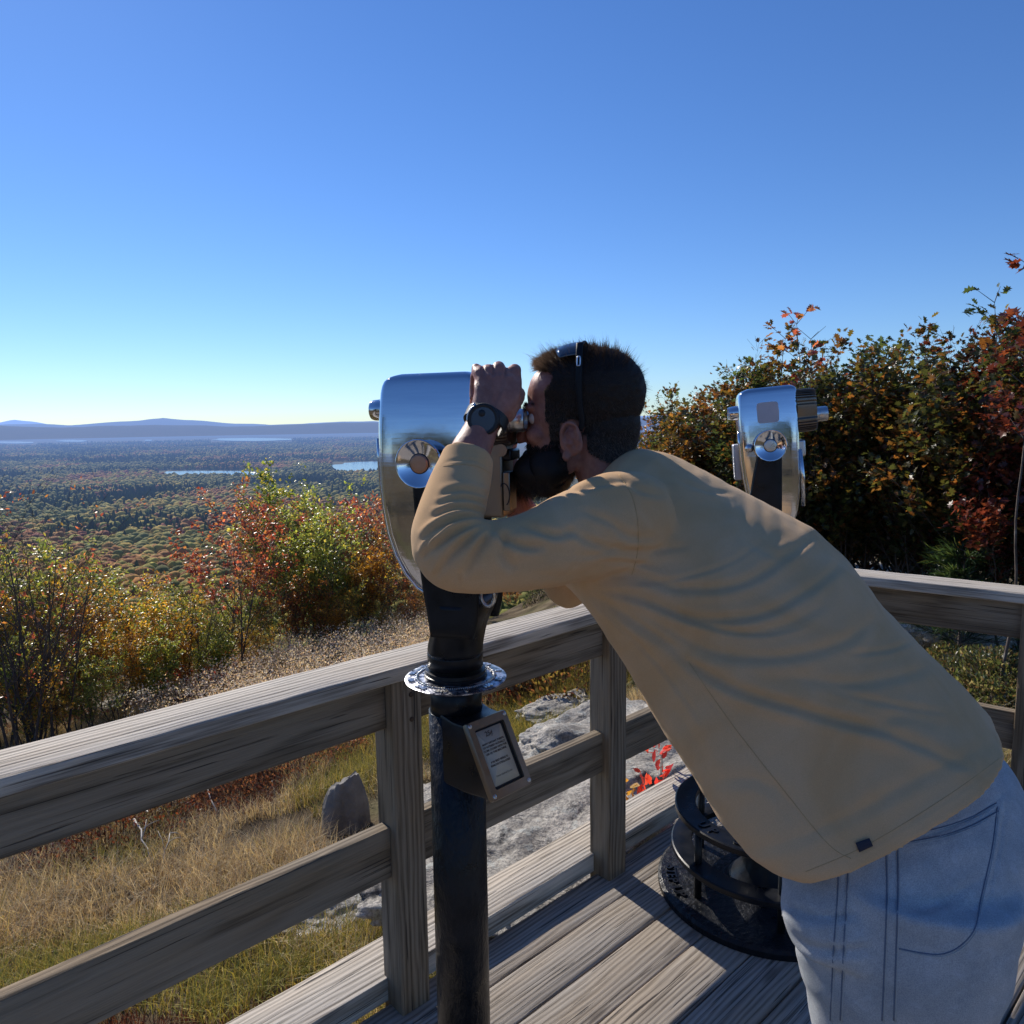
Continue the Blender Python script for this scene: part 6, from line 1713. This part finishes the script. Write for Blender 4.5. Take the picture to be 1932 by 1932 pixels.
mound(520, 1470, .75, .42, .20, 5200, .022, [(.13, .05, .035), (.10, .045, .035), (.18, .09, .05)], 7, 'blueberry_bush', 'dusty russet low bush left of the stump', 'low bush')
mound(395, 1430, .3, .25, .2, 500, .05, [(.30, .12, .02), (.24, .09, .02)], 8, 'oak_seedling', 'little orange-leaved oak seedling below the railing, left of the stump', 'seedling', OAK)
mound(375, 1285, .55, .3, .50, 1800, .060, [(.50, .05, .04), (.40, .04, .035), (.52, .10, .05)], 9, 'sumac_shrub', 'bright red low shrub beyond the railing below the green saplings', 'shrub')
mound(95, 1335, .4, .3, .36, 1500, .050, [(.42, .09, .06), (.34, .06, .05)], 10, 'sumac_shrub', 'dull red low shrub at the left above the railing', 'shrub')
mound(1060, 1530, .26, .22, .28, 800, .050, [(.035, .08, .02), (.05, .11, .03), (.025, .06, .02)], 11, 'leafy_weed', 'dark green feathery weed under the lower board by the second post', 'weed')
mound(950, 1640, .12, .10, .20, 60, .065, [(.14, .2, .04), (.22, .24, .05)], 12, 'leafy_weed', 'pale yellow-green seedling beside the foot of the near column', 'weed')
mound(0, 0, .08, .05, .34, 46, .060, [(.62, .05, .05), (.70, .09, .06)], 13, 'red_leaved_seedling', 'seedling with bright red leaves against the man\'s shirt', 'seedling', p=onz(1322, 1490, .06) + np.array([RN[0], RN[1], 0]) * .24, zb=.26)
mound(0, 0, .06, .04, .22, 22, .060, [(.62, .40, .05), (.55, .30, .05)], 14, 'yellow_leaved_seedling', 'seedling with yellow-orange leaves on the pale slab', 'seedling', p=onz(1285, 1515, .04) + np.array([RN[0], RN[1], 0]) * .26, zb=.22)
mound(975, 1140, .9, .5, .55, 3600, .04, [(.10, .03, .025), (.14, .06, .03), (.09, .07, .04)], 15, 'low_shrub', 'dark red twiggy shrub seen under the man\'s forearm', 'shrub')
mound(1040, 1118, .6, .4, .5, 2600, .04, [(.04, .07, .035), (.10, .11, .07), (.2, .19, .16)], 16, 'low_shrub', 'grey-green twiggy shrub in the gap left of the man\'s belly', 'shrub')
def pat(px, dist):
    q = ground_at(px, dist); return np.array([q[0], q[1], gz(q[0], q[1])])
mound(0, 0, .6, .5, .55, 2600, .045, [(.12, .035, .03), (.20, .07, .035), (.12, .09, .05)], 31, 'low_shrub', 'red-brown shrub just right of the near column above the rail', 'shrub', p=pat(945, 6.3))
mound(0, 0, .6, .5, .50, 2400, .042, [(.10, .13, .06), (.16, .15, .10), (.26, .25, .20)], 32, 'low_shrub', 'grey-green shrub under the man\'s elbow above the rail', 'shrub', p=pat(1010, 6.8))
mound(0, 0, .6, .5, .42, 2400, .042, [(.22, .16, .05), (.14, .12, .04), (.18, .08, .04)], 33, 'low_shrub', 'straw and rust coloured shrub left of the man\'s far sleeve', 'shrub', p=pat(1075, 6.0))
# pale dry seed-head weeds on the crest
def weeds(n, lab, sa, sb, oa, ob, hbase, seed, ok_f):
    g = np.random.default_rng(seed); s = sa + (sb - sa) * g.random(n); o = oa + (ob - oa) * g.random(n)
    x = RA[0] + RD[0] * s + RN[0] * o; y = RA[1] + RD[1] * s + RN[1] * o; P = np.stack([x, y, gh(x, y)], 1); pp = proj(P); k = ok_f(pp) & ~rockmask(x, y, .7); P = P[k]; n = len(P)
    h = hbase * (.55 + .7 * g.random(n)); tip = P + np.stack([(g.random(n) - .5) * .2, (g.random(n) - .5) * .2, h], 1)
    V1, F1, C1 = blades(P[:, 0], P[:, 1], h, np.full(n, .0016), np.tile([.30, .24, .17], (n, 1)), g, .25)
    m = 26; T_ = np.repeat(P, m, 0) + np.stack([(g.random(n * m) - .5) * .16, (g.random(n * m) - .5) * .16, np.repeat(h, m) * (.45 + .6 * g.random(n * m))], 1)
    V2, F2, C2 = leaves(T_, g.normal(size=(n * m, 3)), .021, np.array([(.88, .70, .50), (.88, .76, .58), (.78, .56, .40), (.88, .80, .66)])[g.integers(0, 4, n * m)] * (.7 + .5 * g.random((n * m, 1))), np.array([(0, 0), (.3, .5), (0, 1), (-.3, .5)]), g, droop=0)
    ob = link('dry_weeds', mesh_np('dry_weeds', V1, F1), GRASSM); setcol(ob.data, C1); tag(ob, lab[0], 'dry weeds', kind='stuff')
    ob = link('seed_heads', mesh_np('seed_heads', V2, F2), GRASSM); setcol(ob.data, C2); tag(ob, lab[1], 'seed heads', kind='stuff')
weeds(7000, ('thin pale stalks of the dry weeds along the crest of the bank', 'fluffy pale pinkish seed heads of the dry weeds along the crest'), -1.0, 9.5, 2.4, 9.0, .42, 21,
      lambda pp: ((pp[:, 0] > 150) & (pp[:, 0] < 860) & (pp[:, 1] < 1400)) & (g.random(len(pp)) < np.interp(pp[:, 0], [150, 350, 600, 860], [.15, .6, 1, 1])))
weeds(1500, ('thin pale weed stalks beyond the left end of the railing', 'pale seed heads beyond the left end of the railing'), -1.5, 4.5, 2.0, 5.0, .22, 23, lambda pp: (pp[:, 0] < 300) & (pp[:, 1] < 1430))
# fallen bleached sticks
def stick(px0, py0, px1, py1, r_, seed, label, lift=.03):
    g = np.random.default_rng(seed); A = gpt(px0, py0); B = gpt(px1, py1); n = 9; pts = []
    for i in range(n):
        t = i / (n - 1); p = A + (B - A) * t + (g.random(3) - .5) * .03; p[2] = gz(p[0], p[1]) + lift + .10 * math.sin(t * PI); pts.append(p)
    mb = MB(); mb.tube(pts, [r_ * (1 - .6 * i / n) for i in range(n)], 7)
    for q in (3, 5, 6):
        e = pts[q] + (g.random(3) - .5) * np.array([.25, .25, .12]) + np.array([0, 0, .05]); mb.tube([pts[q], (pts[q] + e) / 2 + (g.random(3) - .5) * .02, e], [r_ * .5, r_ * .35, r_ * .2], 6)
    o = mb.build('fallen_stick', STICK, None); tag(o, label, 'stick', 'bleached sticks in the grass')
STICK = mat_simple('bleached_twig', (.50, .46, .40), .85, var=.25)
stick(372, 1425, 405, 1545, .008, 1, 'upright bleached branch in the grass left of the stump')
stick(240, 1560, 285, 1640, .007, 2, 'curved bleached stick lying below the orange seedling')
stick(345, 1590, 300, 1660, .004, 3, 'thin bleached twig at the bottom left of the grass')
stick(1180, 1400, 1240, 1380, .005, 4, 'thin bleached root on the dark rock behind the second post')
# unseen bushes added behind the camera to give the chrome something to mirror
for i, a in enumerate(np.linspace(R(100), R(260), 9)):
    d_ = 11 + 2 * math.sin(i * 2.3); x, y = d_ * math.sin(a), d_ * math.cos(a)
    put_plant(['oak_a', 'oak_c', 'oak_b'][i % 3], 'oak_tree', x, y, 1.0, i, 'unseen oak bush added behind the deck for the chrome to mirror', 'oak', 'oak bushes added behind the deck for reflections')
